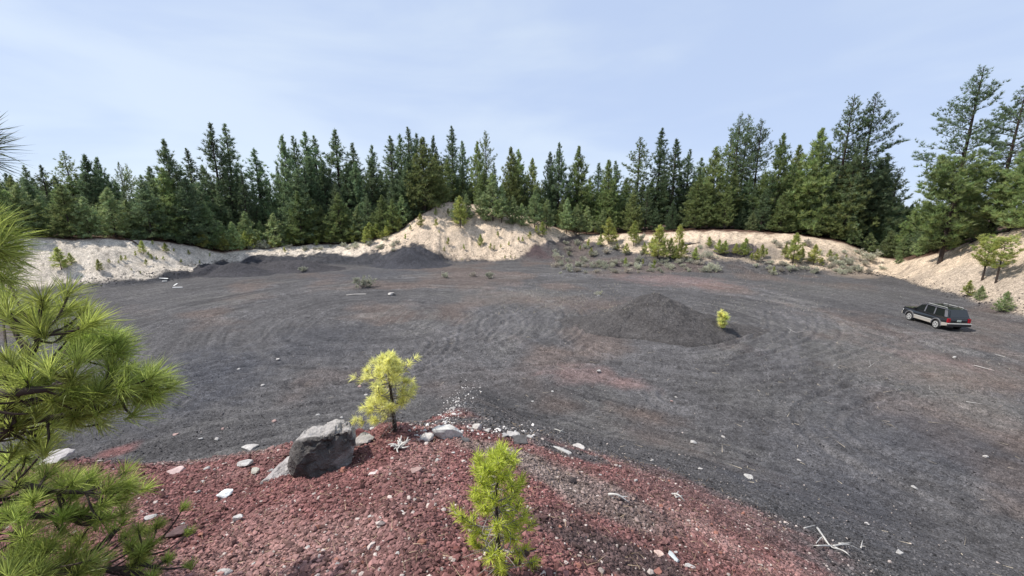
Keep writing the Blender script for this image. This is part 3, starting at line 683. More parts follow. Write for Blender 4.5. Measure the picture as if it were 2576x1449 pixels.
# ------------------------------------------------------------------ conifers
def conifer(seed, h, lo, width, whorl, per, tl, tk, prof='cone', droop=0.0, spacing=.42, gap=.0, trunk_r=None, upturn=.25, bark=None, leaf=None, sprd=.95, irregular=.3, wb=.14):
    """trunk and crown meshes of one conifer, h metres tall"""
    r = np.random.default_rng(seed); cr = MB(); tk_ = MB()
    tr = trunk_r or h*.014
    zz = np.linspace(-.4, h, 14); lean = np.cumsum(r.normal(0, .012*h/14, (14, 2)), 0)
    P = np.column_stack([lean, zz]); tk_.add(*tube(P, tr*np.clip(1.1-(zz/h), .06, 1.2)**.9, 8))
    z = lo*h
    while z < h*.99:
        rel = (h-z)/(h*(1-lo)); 
        if prof == 'cone': f = min(1, rel*1.25 + .06)*(.88+.12*rel)
        elif prof == 'round': f = math.sqrt(max(.02, 1-(1-2*rel)**2*.92))*.95
        elif prof == 'column': f = min(1, rel*1.75+.06)*(1 - .3*max(0, rel-.7))
        else: f = min(1, rel*1.7+.10)*(1-.45*max(0, rel-.72)/.28)
        for k in range(max(2, int(per + r.integers(-1, 2)))):
            if r.uniform() < gap: continue
            a = r.uniform(0, 2*np.pi); L = width*h*f*r.uniform(1-irregular*1.4, 1+irregular*.5)
            el = (1-rel)*.75 - droop*rel + r.normal(0, .12) + .05
            d = np.array([math.cos(a)*math.cos(el), math.sin(a)*math.cos(el), math.sin(el)])
            c0 = np.array([np.interp(z, zz, P[:, 0]), np.interp(z, zz, P[:, 1]), z])
            n = 6; s = np.linspace(0, 1, n)[:, None]
            B = c0 + d*L*s + np.array([0, 0, 1])*(upturn*L*s**2.2); B[1:] += r.normal(0, .03*L, (n-1, 3))
            tk_.add(*tube(B, np.linspace(max(.012*h/15, tr*.22*(.4+.6*rel)), .004, n), 3))
            nt_ = max(2, int(L/spacing)); 
            for q in range(nt_*2):
                s0 = 1 - (r.uniform(0, 1)**1.25)*.78; i0 = s0*(n-1); i1 = min(int(i0), n-2); pt = B[i1]*(1-(i0-i1)) + B[i1+1]*(i0-i1)
                bd = unit(B[i1+1]-B[i1]); side = unit(np.cross(bd, [0, 0, 1.0]))*r.choice([-1, 1])
                sl = (1-s0*.75)*L*.42*r.uniform(0.1, 1)
                pt = pt + side*sl*.8 + bd*sl*.5 + np.array([0, 0, r.normal(0.05, .10)*tl*2])
                dd = bd*.6 + side*.45*r.uniform(0, 1) + np.array([0, 0, .55+upturn-.6*droop*rel])
                D = cone_dirs(dd, tk, sprd, r); tq = tl*(.5 + .5*min(1, rel*4))
                Vv, Ff = blades(pt, D, tq*r.uniform(.7, 1.15, tk), tq*wb, r)
                cr.add(Vv, Ff, np.array([1, 1, 1])*r.uniform(.62, 1.3)*np.array([1+r.normal(0, .06), 1, 1+r.normal(0, .08)]))
        z += whorl*h*r.uniform(.7, 1.3)
    D = cone_dirs([0, 0, 1], tk, .5, r); cr.add(*blades(P[-1], D, tl*.6, tl*.08, r))
    return cr.mesh('crown', leaf), tk_.mesh('trunk', bark or M_BARK), h
KIND = {
 'dense':  [conifer(100+i, 15, .04, .27, .027, 6, .62, 10, 'cone', .12, .46, .05, leaf=M_FIR, irregular=.34, wb=.15) for i in range(4)],
 'slim':   [conifer(120+i, 20, .10, .140, .021, 5, .60, 9, 'column', .25, .52, .10, leaf=M_FIR, irregular=.45, wb=.15) for i in range(4)],
 'open':   [conifer(140+i, 22, .28, .165, .025, 5, .56, 9, 'open', .12, .52, .12, leaf=M_PINE, irregular=.32, bark=M_BARK, wb=.15) for i in range(4)],
 'fir':    [conifer(160+i, 24, .10, .22, .043, 8, .56, 10, 'open', .34, .40, .06, leaf=M_FIR, irregular=.26, upturn=.08, sprd=.75, wb=.15) for i in range(2)],
 'green':  [conifer(180+i, 14, .05, .27, .028, 6, .64, 10, 'cone', .08, .46, .05, leaf=M_PINE, irregular=.34, wb=.15) for i in range(4)],
 'bushy':  [conifer(200+i, 6, .03, .29, .042, 6, .42, 11, 'cone', .05, .34, .06, leaf=M_MID, irregular=.32, trunk_r=.09, wb=.15) for i in range(4)],
 'young':  [conifer(220+i, 4, .12, .27, .058, 5, .40, 11, 'cone', .02, .32, .14, leaf=M_YOUNG, irregular=.35, trunk_r=.06, upturn=.35, wb=.13, sprd=1.15) for i in range(4)],
 'sapling': [conifer(240+i, 1.8, .18, .24, .12, 4, .30, 10, 'cone', -.1, .26, .15, leaf=M_YOUNG, irregular=.4, trunk_r=.028, upturn=.45, sprd=1.2, wb=.14) for i in range(5)],
 'stem':   [conifer(280+i, 4.2, .36, .30, .055, 5, .36, 12, 'round', .0, .26, .05, leaf=M_YOUNG, irregular=.35, trunk_r=.075, upturn=.35, wb=.13, sprd=1.15) for i in range(2)],
 'grove':  [conifer(290+i, 7, .12, .26, .040, 6, .46, 10, 'cone', .05, .34, .05, leaf=M_MID, irregular=.34, trunk_r=.08, wb=.15) for i in range(3)],
 'bright': [conifer(300, 1.2, .10, .36, .10, 5, .30, 14, 'round', -.1, .22, .12, leaf=M_YELLOW, irregular=.4, trunk_r=.025, upturn=.4, sprd=1.2, wb=.13)],
 'lone':   [conifer(260, 12, .15, .27, .027, 6, .60, 12, 'round', .12, .42, .05, leaf=M_PINE, irregular=.30, trunk_r=.20, wb=.15)],
 'giant':  [conifer(270+i, 26, .28, .205, .021, 5, .52, 10, 'open', .12, .50, .08, leaf=M_FIR, irregular=.26, trunk_r=.36, upturn=.14, wb=.14) for i in range(2)],
}
CNT = {}
def put_tree(kind, x, y, z, h, label, group=None, name='pine_tree', cat='tree', wid=1.0):
    ps = KIND[kind]; k = CNT.get(kind, 0); CNT[kind] = k+1
    cm, tm, h0 = ps[k % len(ps)]; s = h/h0
    root = empty(name, (x, y, z), random.uniform(0, 6.28), (s*wid, s*wid, s))
    tag(root, label, cat, group)
    link('trunk', tm, root); link('crown', cm, root)
    return root
def tree_at(kind, px, top_py, back, label, wid=1.0, group=None, name='pine_tree'):
    """a tree back metres behind the crest of the bank, its tip seen at px, top_py"""
    d = ray(px, top_py); az = math.atan2(d[0], d[1]); rc = float(np.interp(az, AZT, RC)) + back
    x, y = rc*math.sin(az), rc*math.cos(az); z = float(hgt(np.array([x]), np.array([y]))[0])
    t = rc/math.hypot(d[0], d[1]); top = H + d[2]*t
    if top - z < 1.5: return None
    return put_tree(kind, x, y, z, top - z, label, group, name, wid=wid)
SKY_TREES = [
 ('slim', 60, 418, 20, 'hazy conifer of the far left forest, tip just right of the near pine', 1.2), ('slim', 100, 415, 26, 'hazy slim conifer left of the crooked topped pine', 1.1),
 ('open', 160, 382, 22, 'dark pine with a crooked flat top in the far left forest', 1.1), ('dense', 212, 393, 15, 'dark conifer directly right of the crooked topped pine', 1.0),
 ('dense', 243, 400, 19, 'dark conifer second to the right of the crooked topped pine', .9), ('open', 298, 410, 34, 'thin pale conifer, left of a distant pair on the left skyline', .7),
 ('open', 318, 413, 36, 'thin pale conifer, right of a distant pair on the left skyline', .7), ('dense', 375, 422, 14, 'dark conifer leaning on the left side of the broad black-green conifer', 1.0),
 ('dense', 412, 358, 6, 'broad black-green conifer standing out of the left forest', .92), ('slim', 470, 376, 16, 'slim conifer between the broad black-green conifer and the tall slim pair', 1.2),
 ('slim', 526, 310, 13, 'left one of the tall slim pair of conifers on the left skyline', 1.05), ('slim', 563, 315, 14, 'right one of the tall slim pair of conifers on the left skyline', 1.1),
 ('slim', 640, 374, 14, 'lone pointed conifer with gaps of sky at both sides', 1.3), ('dense', 710, 346, 9, 'dark conifer left of the twin tops, first of the tall central-left clump', .75),
 ('slim', 736, 345, 14, 'conifer close right of the first dark one in the tall central-left clump', 1.1), ('slim', 765, 332, 12, 'highest conifer of the tall central-left clump', 1.2),
 ('slim', 790, 345, 16, 'conifer close right of the highest one in the tall central-left clump', 1.1), ('slim', 842, 325, 15, 'conifer with a thin bare-looking spire above the grey-green saplings', 1.3),
 ('slim', 885, 362, 18, 'conifer right of the thin bare-looking spire', 1.2), ('slim', 936, 366, 22, 'narrow conifer left of the central block of tall trees', 1.1),
 ('slim', 982, 345, 12, 'leftmost tall conifer of the central block', 1.3), ('slim', 1004, 338, 18, 'second tall conifer of the central block', 1.2), ('slim', 1026, 322, 15, 'highest conifer of the central block, above the left flank of the pale cone', 1.2),
 ('slim', 1046, 336, 20, 'conifer just right of the highest in the central block', 1.1), ('dense', 1090, 346, 13, 'broad conifer above the top of the pale cone', .7), ('slim', 1137, 320, 14, 'spire conifer rising over the summit of the pale cone', 1.2),
 ('slim', 1162, 355, 18, 'conifer right of the spire over the summit of the pale cone', 1.2), ('green', 1200, 360, 10, 'dark green conifer in front of the sparse flat-topped pine', .8), ('open', 1222, 333, 20, 'sparse flat-topped pine poking above the central trees', .8),
 ('green', 1285, 372, 8, 'broad olive green conifer behind the pines on the cone shoulder', .85), ('green', 1305, 378, 13, 'olive conifer close right of the broad one behind the cone shoulder', .8), ('green', 1340, 400, 9, 'shorter green conifer left of the twin-topped conifer', .8),
 ('dense', 1385, 385, 10, 'left top of the pair of dark conifers right of the cone', .75), ('dense', 1408, 365, 8, 'right top of the pair of dark conifers right of the cone', .75), ('green', 1456, 373, 7, 'full pointed conifer right of the pair of dark conifers', .95),
 ('slim', 1506, 412, 18, 'small distant conifer in the low gap of the skyline', 1.4), ('green', 1533, 405, 8, 'green conifer with two tips right of the low gap of the skyline', .9), ('slim', 1550, 405, 13, 'thin conifer behind the green two-tipped one', 1.2),
 ('open', 1612, 348, 12, 'open rounded pine standing clear left of the thin spire', 1.25), ('slim', 1665, 325, 14, 'thin pale spire right of the open rounded pine', 1.2), ('slim', 1702, 350, 11, 'dark conifer right of the thin pale spire', 1.4),
 ('slim', 1737, 378, 16, 'small slender conifer right of the dark one, against the sky', 1.2), ('slim', 1766, 397, 14, 'slender conifer left of the dense leaning green conifer', 1.3), ('green', 1803, 373, 7, 'dense green conifer in front of the tall bare-trunked pines', .95),
 ('open', 1840, 345, 17, 'lower bare-trunked pine left of the tallest pair', 1.0), ('giant', 1864, 288, 15, 'tall bare-trunked pine with a sparse top, left of the close pair', .85), ('giant', 1886, 290, 18, 'tall bare-trunked pine with a sparse top, right of the close pair', .85),
 ('giant', 1918, 302, 14, 'tall bare-trunked pine standing alone right of the sparse pair', .85), ('green', 1972, 340, 7, 'dense pointed conifer at the right of the bare-trunked pines', .85), ('green', 2012, 370, 12, 'conifer between two dense pointed ones on the right bank', .9),
 ('green', 2066, 327, 6, 'big dense conifer left of the layered fir', .95), ('fir', 2148, 240, 6, 'very tall layered fir with drooping shelves and a ragged bent tip', .95), ('giant', 2203, 237, 7, 'very tall pine close right of the layered fir', .9),
 ('slim', 2236, 388, 10, 'thin pale conifer at the right edge of the tall clump', 1.6), ('fir', 2262, 425, 7, 'lower fir with spreading arms at the right end of the forest wall', .9), ('dense', 2297, 515, 18, 'small distant conifer in the gap above the path out of the pit', 1.0),
 ('dense', 2320, 535, 24, 'tiny conifer right in the gap above the path out of the pit', 1.0),
]
for kd, px, ty, bk, lab, wd in SKY_TREES: tree_at(kd, px, ty, bk, lab, wd)
# right-hand bank
d_ = gpt(2363, 661); tp = (661-395)*depth(d_)/FPX
put_tree('lone', d_[0], d_[1], d_[2]-.1, tp*.93, 'full round-crowned pine rooted on the pale right bank', wid=1.05)
for kd, px, ty, bk, lab, wd in [('giant', 2476, 170, 3, 'tall leaning pine with an open crown above the right bank, highest in view', .95), ('giant', 2590, 205, 3, 'tall pine cut by the right edge of the view', 1.0),
                                ('green', 2440, 440, 6, 'green pine behind the round-crowned pine on the right bank', .9), ('green', 2520, 440, 3, 'green pine on top of the right bank below the tall leaning pine', 1.0),
                                ('green', 2590, 370, 0, 'bright broad pine at the right edge on top of the bank', 1.1), ('green', 2660, 300, -2, 'broad pine just beyond the right edge', 1.1), ('green', 2480, 505, 11, 'short pine between trunks on top of the right bank', 1.1),
                                ('dense', 2410, 520, 16, 'dark low conifer behind the round-crowned pine', 1.1), ('dense', 2355, 545, 22, 'dark low conifer left of the round-crowned pine', 1.1)]:
    tree_at(kd, px, ty, bk, lab, wd)
# the body of the forest behind: skyline envelope and fill
ENV = [(-200, 440), (0, 425), (100, 425), (200, 415), (350, 430), (420, 410), (470, 415), (560, 390), (620, 430), (700, 400), (780, 385), (860, 395), (960, 400), (1040, 380), (1140, 385), (1220, 395), (1340, 420), (1400, 420), (1480, 440), (1560, 440),
       (1620, 425), (1700, 410), (1780, 420), (1880, 420), (1960, 410), (2080, 390), (2160, 360), (2220, 380), (2262, 460), (2280, 560), (2330, 580), (2400, 520), (2470, 470), (2580, 430), (2750, 380)]
ex, ey = [e[0] for e in ENV], [e[1] for e in ENV]
FILL = [('left', -60, 480, ['dense', 'dense', 'green', 'slim'], 'bluish green conifer packed in the forest behind the left pale bank'),
        ('midleft', 480, 1000, ['slim', 'dense', 'slim'], 'dark conifer packed in the forest between the left bank and the cone'),
        ('mid', 1000, 1480, ['slim', 'dense', 'green'], 'conifer packed in the forest behind the pale cone'),
        ('gap', 2255, 2430, ['dense', 'green'], 'dark conifer down in the gap behind the path out of the pit'),
        ('right', 1480, 2250, ['green', 'dense', 'slim', 'green'], 'conifer packed in the forest wall behind the right pale bank')]
for nm, a, b, kinds, lab in FILL:
    n = int((b-a)/9.5)
    for q in range(n):
        px = a + (b-a)*(q + random.uniform(.0, 1))/n
        back = random.choice([3, 6, 10, 16, 24, 34]) + random.uniform(0, 5)
        ty = np.interp(px, ex, ey) + abs(random.gauss(16, 40)) + 10 + (14 if back < 6 else 0)
        tree_at(random.choice(kinds), px, min(ty, 520), back, lab, random.uniform(.85, 1.15), group='conifers packed in the forest, '+nm)
# bushy young pines before the forest: px, base py, height px, kind
BUSHY = [(20, 600, 130, 'green'), (75, 604, 110, 'bushy'), (120, 600, 85, 'bushy'), (228, 598, 85, 'bushy'), (292, 597, 100, 'bushy'), (335, 600, 80, 'bushy'), (180, 596, 110, 'green'), (385, 604, 130, 'dense'), (440, 612, 150, 'green'), (480, 618, 120, 'dense'),
         (530, 622, 95, 'bushy'), (512, 626, 45, 'bushy'), (590, 620, 60, 'bushy'), (625, 618, 75, 'bushy'), (660, 615, 55, 'bushy'), (695, 612, 70, 'bushy'), (560, 615, 60, 'bushy'), (730, 608, 50, 'bushy'), (760, 604, 110, 'green'), (785, 600, 105, 'green'),
         (815, 600, 75, 'bushy'), (858, 598, 105, 'green'), (838, 600, 60, 'bushy'), (880, 595, 70, 'bushy'), (905, 590, 75, 'bushy'), (965, 585, 85, 'green'), (950, 590, 60, 'bushy'), (990, 578, 70, 'green'), (1015, 570, 65, 'bushy'),
         (1035, 560, 130, 'dense'), (1070, 545, 150, 'green'), (1100, 530, 105, 'green')]
for n_, (px, by, hp, kd) in enumerate(BUSHY):
    d = ray(px, by); az = math.atan2(d[0], d[1]); rc = float(np.interp(az, AZT, RC)) + 1.0 + (n_ % 3)*1.5
    x, y = rc*math.sin(az), rc*math.cos(az); z = float(hgt(np.array([x]), np.array([y]))[0]); p = np.array([x, y, z])
    put_tree(kd, x, y, z-.1, metres(hp, p)*1.18, 'bushy young pine at the forest edge above the left bank' if px < 560 else 'bushy young pine in the thicket at the forest edge, left of the pale cone', wid=1.1,
             group='bushy pines along the left forest edge' if px < 560 else 'bushy pines in the thicket left of the cone')
# pines standing on the shoulder of the cone and right of it
CONE = [(1158, 572, 75, 'young', 'small pine with a clear stem at the left front of the cone grove'), (1150, 556, 58, 'bushy', 'rounded pine at the left end of the grove on the cone'), (1175, 550, 60, 'bushy', 'rounded pine second from left in the grove on the cone'),
        (1208, 548, 70, 'grove', 'slender pine between the rounded pines and the tall one in the cone grove'), (1240, 556, 115, 'grove', 'tallest pine of the grove on the shoulder of the cone'), (1262, 560, 90, 'grove', 'pine close right of the tallest in the cone grove'),
        (1290, 564, 70, 'bushy', 'dark bushy pine in the middle of the cone grove'), (1312, 568, 55, 'bushy', 'low bushy pine right of the middle of the cone grove'), (1345, 572, 90, 'grove', 'pine on the right shoulder of the cone'), (1375, 578, 75, 'grove', 'pine where the cone shoulder meets the forest'),
        (1425, 588, 85, 'grove', 'green young pine at the forest edge right of the cone'), (1450, 592, 75, 'grove', 'green young pine with two neighbours right of the cone'), (1475, 590, 70, 'grove', 'green young pine at the right end of three beside the cone'), (1515, 588, 60, 'bushy', 'grey-green young pine behind the yellowish pair'),
        (1222, 556, 50, 'bushy', 'low pine in the shade under the tallest of the cone grove')]
for px, by, hp, kd, lab in CONE:
    p = gpt(px, by); put_tree(kd, p[0], p[1], p[2]-.1, metres(hp, p), lab, wid=1.1)
# dark shrubs under the right forest edge
for px, by, hp, kd, lab in [(2140, 642, 60, 'bushy', 'low green bush below the layered fir'), (2180, 648, 50, 'bushy', 'dark bush at the head of the path'), (2230, 650, 70, 'bushy', 'tall dark bush left of the gap above the path'), (2270, 652, 60, 'bushy', 'dark bush in the gap above the path'), (2310, 646, 55, 'bushy', 'dark bush right of the gap above the path'),
                            (2105, 612, 60, 'green', 'young pine under the layered fir'), (2060, 600, 90, 'green', 'bushy conifer with low skirts at the right bank top'), (1960, 590, 100, 'green', 'conifer with low skirts above the reddish bank edge'), (1890, 582, 45, 'bushy', 'lone low pine between trunks on top of the right bank')]:
    d = ray(px, by); az = math.atan2(d[0], d[1]); rc = float(np.interp(az, AZT, RC)) + 2.5
    x, y = rc*math.sin(az), rc*math.cos(az); z = float(hgt(np.array([x]), np.array([y]))[0]); p = np.array([x, y, z])
    put_tree(kd, x, y, z-.1, metres(hp, p), lab, wid=1.1)
# saplings (base px, base py, height px)
def saps(lst, lab, grp, kd=None):
    for px, by, hp in lst:
        p = gpt(px, by); put_tree(kd or ('young' if hp > 26 else 'sapling'), p[0], p[1], p[2]-.03, metres(hp, p), lab, grp, 'pine_sapling', 'sapling', random.uniform(.9, 1.25))
saps([(180, 664, 28), (251, 683, 30), (276, 663, 12), (306, 656, 14), (317, 656, 13), (299, 663, 8), (342, 645, 15), (375, 646, 13), (382, 653, 14), (395, 655, 11), (369, 668, 16), (412, 655, 11), (385, 617, 12), (476, 641, 12), (503, 665, 10), (529, 646, 10), (354, 688, 7), (331, 681, 7), (438, 633, 9), (456, 661, 9)],
     'small pine sapling rooted in the left pale bank', 'saplings on the left pale bank')
saps([(604, 630, 12), (635, 628, 26), (709, 610, 22), (769, 607, 22), (797, 620, 16), (716, 636, 14), (835, 607, 24), (690, 612, 18), (725, 611, 24), (848, 606, 22), (870, 604, 26), (935, 606, 24), (962, 604, 22), (908, 605, 20), (888, 613, 15), (954, 602, 20), (809, 605, 26), (755, 612, 14), (780, 612, 12), (865, 608, 16)], 'young pine at the top of the low pale bank left of the cone', 'saplings above the black heaps')
saps([(1000, 585, 14), (1020, 602, 14), (1033, 582, 15), (1096, 542, 17), (1098, 572, 20), (1128, 618, 20), (1118, 633, 13), (1105, 587, 9), (1128, 540, 15), (1167, 630, 15), (1234, 628, 16), (1243, 630, 13), (1260, 626, 12), (1280, 618, 11), (1315, 610, 14), (1333, 602, 19), (1349, 588, 20), (1253, 598, 16), (1270, 651, 9), (1285, 650, 9),
      (1295, 651, 6), (1162, 655, 6), (1305, 608, 12)], 'small pine sapling growing on the pale cone', 'saplings on the pale cone')
saps([(1498, 588, 16), (1510, 620, 30), (1553, 631, 18), (1487, 646, 22), (1432, 643, 11), (1459, 631, 13), (1573, 668, 20), (1617, 668, 17), (1645, 679, 25), (1685, 652, 52), (1712, 657, 52), (1748, 657, 34), (1698, 655, 38), (1668, 648, 40), (1850, 640, 28), (1915, 652, 36), (1620, 640, 30), (1640, 632, 34), (1575, 640, 28), (1480, 625, 24), (2015, 660, 36), (2085, 655, 26), (1783, 623, 26), (1903, 659, 34), (1927, 646, 20), (1974, 652, 40), (1998, 675, 12), (2065, 670, 22), (2102, 659, 20), (1946, 689, 18), (2128, 657, 16), (1890, 655, 18), (1725, 640, 25)],
     'young yellow-green pine among the shrubs below the right bank', 'young pines among the shrubs below the right bank')
for q in range(20):
    px = 560 + 450*(q + random.random())/20; d = ray(px, 612); az = math.atan2(d[0], d[1]); rr = float(np.interp(az, AZT, RC)) + random.uniform(-.4, 1.2)
    x, y = rr*math.sin(az), rr*math.cos(az); z = float(hgt(np.array([x]), np.array([y]))[0])
    put_tree('young', x, y, z-.05, metres(random.uniform(20, 46), np.array([x, y, z])), 'bright young pine in the row on the rim between the thicket and the black heaps', 'young pines on the rim above the black heaps', 'young_pine', 'sapling', 1.2)
for px, by, hp, lab, kd in [(155, 679, 56, 'tall thin sapling with a side shoot at the left end of the left bank', 'young'), (361, 638, 32, 'flat-topped sapling highest up the middle of the left bank', 'young'), (418, 635, 24, 'rounded sapling near the top right of the left bank', 'young'),
                        (511, 625, 46, 'dark sapling with a clear stem at the right end of the left bank', 'young'), (582, 625, 30, 'green young pine beside a sage bush at the end of the left bank', 'young'), (885, 602, 38, 'yellow young pine in the row left of the cone', 'young'),
                        (895, 585, 46, 'bright pointed young pine behind the yellow one left of the cone', 'young'), (923, 615, 44, 'thin-stemmed young pine just left of the cone', 'young'), (972, 598, 28, 'bushy bright young pine at the left foot of the cone', 'young'), (944, 588, 30, 'young pine behind the bushy bright one at the foot of the cone', 'young'),
                        (1058, 572, 34, 'bright narrow sapling alone on the left flank of the cone', 'young'), (1209, 620, 30, 'narrow sapling in the centre of the pale cone', 'young'), (1364, 595, 36, 'thin sapling on the right flank of the cone', 'young'),
                        (1530, 612, 62, 'yellowish taller young pine of the pair right of the cone', 'young'), (1543, 615, 42, 'yellowish lower young pine of the pair right of the cone', 'young'), (1594, 618, 60, 'round-headed young pine with a clear stem right of the yellowish pair', 'young'),
                        (1654, 656, 86, 'largest yellow-green young pine in the shrub belt', 'young'), (1708, 616, 48, 'young pine behind the largest yellow-green one', 'young'), (1807, 641, 38, 'left one of two touching young pines below the right bank', 'young'), (1822, 642, 36, 'right one of two touching young pines below the right bank', 'young'),
                        (1872, 646, 46, 'pointed young pine alone before the pale right bank', 'young'), (1994, 662, 72, 'tall young pine with a dark stem before the right bank', 'young'), (2046, 666, 50, 'young pine right of the tall dark-stemmed one', 'young'),
                        (2470, 705, 100, 'left one of two clear-stemmed pines on the right bank above the car', 'stem'), (2505, 711, 105, 'right one of two clear-stemmed pines on the right bank above the car', 'stem'), (2432, 747, 42, 'thin young pine behind the parked car', 'young'),
                        (2523, 784, 52, 'bushy young pine at the right edge behind the car', 'bushy'), (2463, 754, 36, 'round bright green bush pine behind the parked car', 'bushy'), (2260, 663, 26, 'round green bush at the start of the right bank', 'bushy'), (1814, 826, 36, 'bright green little pine at the right foot of the black mound', 'bright')]:
    p = gpt(px, by); put_tree(kd, p[0], p[1], p[2]-.03, metres(hp, p), lab, None, 'young_pine', 'sapling', 1.15)

# ------------------------------------------------------------------ sage bushes and dry grass
def bush(seed, tk=900, leaf=M_SAGE, dead=False):
    r = np.random.default_rng(seed); cr = MB(); st = MB()
    for k in range(16):
        a = r.uniform(0, 6.28); e = r.uniform(.4, 1.45); L = r.uniform(.6, 1.0)
        d = np.array([math.cos(a)*math.cos(e), math.sin(a)*math.cos(e), math.sin(e)*.8])*L
        B = spline([np.zeros(3), d*.5 + r.normal(0, .05, 3), d], 5); st.add(*tube(B, np.linspace(.025, .006, 5), 3))
        for q in range(9):
            pt = B[r.integers(2, 5)] + r.normal(0, .09, 3)
            D = cone_dirs(d + [0, 0, .5], 9, .8, r); cr.add(*blades(pt, D, r.uniform(.1, .24, 9), .045, r), np.ones(3)*r.uniform(.7, 1.3))
    return cr.mesh('foliage', leaf), st.mesh('stem', M_TWIG)
BUSH = [bush(400+i) for i in range(4)]; DRY = [bush(420+i, leaf=M_STRAW) for i in range(3)]
def put_bush(px, by, w, label, group=None, protos=BUSH, name='sage_bush', hz=1.0):
    p = gpt(px, by); s = metres(w, p)*.55; cm, sm = protos[random.randrange(len(protos))]
    root = empty(name, (p[0], p[1], p[2]-.02), random.uniform(0, 6.28), (s, s, s*hz)); tag(root, label, 'bush', group)
    link('stem', sm, root); link('foliage', cm, root)
put_bush(912, 724, 66, 'large grey-green sage bush alone on the black floor'); 
put_bush(1122, 699, 32, 'sage bush at the far floor below the left of the cone'); put_bush(1190, 696, 26, 'pale dry bush between two sage bushes below the cone', protos=DRY, name='dry_bush'); put_bush(1229, 700, 36, 'wide pale sage bush below the middle of the cone')
put_bush(760, 683, 28, 'pale sage bush at the foot of the black heap'); put_bush(1508, 742, 24, 'small pale sage bush left of the black mound top')
put_bush(569, 631, 40, 'sage bush at the end of the left bank beside a young pine'); put_bush(660, 625, 42, 'grey sage bush above the black heap, left of the others'); put_bush(736, 611, 32, 'sage bush at the top of the black heap'); put_bush(1612, 606, 32, 'grey bush beside the round-headed young pine', hz=1.2)
put_bush(1781, 651, 44, 'dark grey bush below the pale right bank'); put_bush(1791, 684, 48, 'low pale bush at the rim of the floor under the small dark heap'); put_bush(2187, 656, 60, 'wide green shrub at the head of the path', protos=[(BUSH[0][0], BUSH[0][1])], hz=.9)
put_bush(2134, 666, 34, 'grey shrub left of the path out of the pit'); put_bush(2218, 678, 22, 'small shrub on the pale path'); put_bush(1400, 650, 34, 'pale bush at the foot of the dark bank right of the cone')
random.seed(21)
for q in range(190):
    px = random.uniform(1390, 2190); by = random.uniform(610, 692) if random.random() < .5 else random.uniform(655, 690) - max(0, (1500-px))*.0
    if 1790 < px < 1900 and by > 640: continue
    put_bush(px, by, random.uniform(14, 34), 'small grey shrub in the belt between the black floor and the right bank', 'grey shrubs in the belt below the right bank', BUSH if random.random() < .6 else DRY, 'shrub', random.uniform(.7, 1.1))
for q in range(45):
    put_bush(random.uniform(560, 1010), random.uniform(598, 632), random.uniform(13, 32), 'low shrub on the strip between black heaps and thicket', 'low shrubs above the black heaps', BUSH, 'shrub', .9)
# dry grass: nobody could count it
mb = MB(); r = np.random.default_rng(5)
def tufts(n, x0, x1, y0, y1, L, k=6, w=.012):
    for _ in range(n):
        p = gpt(r.uniform(x0, x1), r.uniform(y0, y1), n=500)
        D = cone_dirs([0, 0, 1], k, .9, r); mb.add(*blades(p, D, r.uniform(.4, 1, k)*L, w*L*2.2, r), np.ones(3)*r.uniform(.6, 1.25))
tufts(420, 1180, 2150, 690, 790, .42); tufts(160, 1250, 1560, 715, 790, .6, 5, .016); tufts(700, 1380, 2200, 625, 700, .5); tufts(180, 1900, 2560, 800, 1000, .32); tufts(150, 560, 1000, 600, 640, .45); tufts(70, 2250, 2560, 640, 790, .35)
tag(link('dry_grass', mb.mesh('dry_grass', M_STRAW)), 'thin dry grass stalks over the middle of the pit floor', 'grass', kind='stuff')
# straw coloured twigs and needles littering the near slope
mb = MB()
P = scatter(2600, 2.2, 9.5, -45, 40, 1.1); P[:, 2] += .02
D = r.normal(size=(len(P), 3)); D[:, 2] *= .25; D = unit(D)
mb.add(*blades(P, D, r.uniform(.05, .17, len(P)), .006, r), np.array([.75, .62, .5])*r.uniform(.5, 1.3, (len(P), 1)).repeat(3, 0))
P = scatter(280, 12, 40, -30, 58, 1.3); P[:, 2] += .04; D = r.normal(size=(len(P), 3)); D[:, 2] *= .2; D = unit(D)
mb.add(*blades(P, D, r.uniform(.2, .7, len(P)), .022, r), np.array([.9, .85, .8])*r.uniform(.5, 1.2, (len(P), 1)).repeat(3, 0))
tag(link('twig_litter', mb.mesh('twig_litter', M_STRAW)), 'straw coloured twigs and needles littering the cinders', 'litter', kind='stuff')

# ------------------------------------------------------------------ bleached wood
def stick(pts, rad, name, label, cat='branch', mat=M_WOOD, lift=.04, group=None):
    """pts: list of polylines seen on the ground; all grown together as one dead branch"""
    mb = MB(); c0 = gpt(*pts[0][0])
    for i, pl in enumerate(pts):
        Q = spline([gpt(*q) + np.array([0, 0, lift + .05*(j % 2)]) for j, q in enumerate(pl)], 4*len(pl))
        mb.add(*tube(Q - c0, np.linspace(rad, rad*.35, len(Q))*(1 if i == 0 else .7), 6, .2))
    return tag(link(name, mb.mesh(name, mat, True), loc=c0), label, cat, group)
stick([[(2055, 1332), (2068, 1358), (2090, 1380), (2120, 1395)], [(2078, 1368), (2066, 1362), (2052, 1372)], [(2095, 1378), (2130, 1380), (2162, 1388)], [(2092, 1378), (2060, 1384), (2045, 1378)], [(2110, 1372), (2140, 1376)], [(2100, 1382), (2125, 1400), (2140, 1408)]], .022, 'dead_branch', 'bleached white forked branch lying on the dark slope at the lower right')
stick([[(2165, 1382), (2168, 1368)], [(2165, 1378), (2176, 1384)]], .012, 'twig', 'short forked white twig right of the bleached branch')
stick([[(2022, 1333), (2050, 1330)]], .012, 'twig', 'single white stick above the bleached branch')
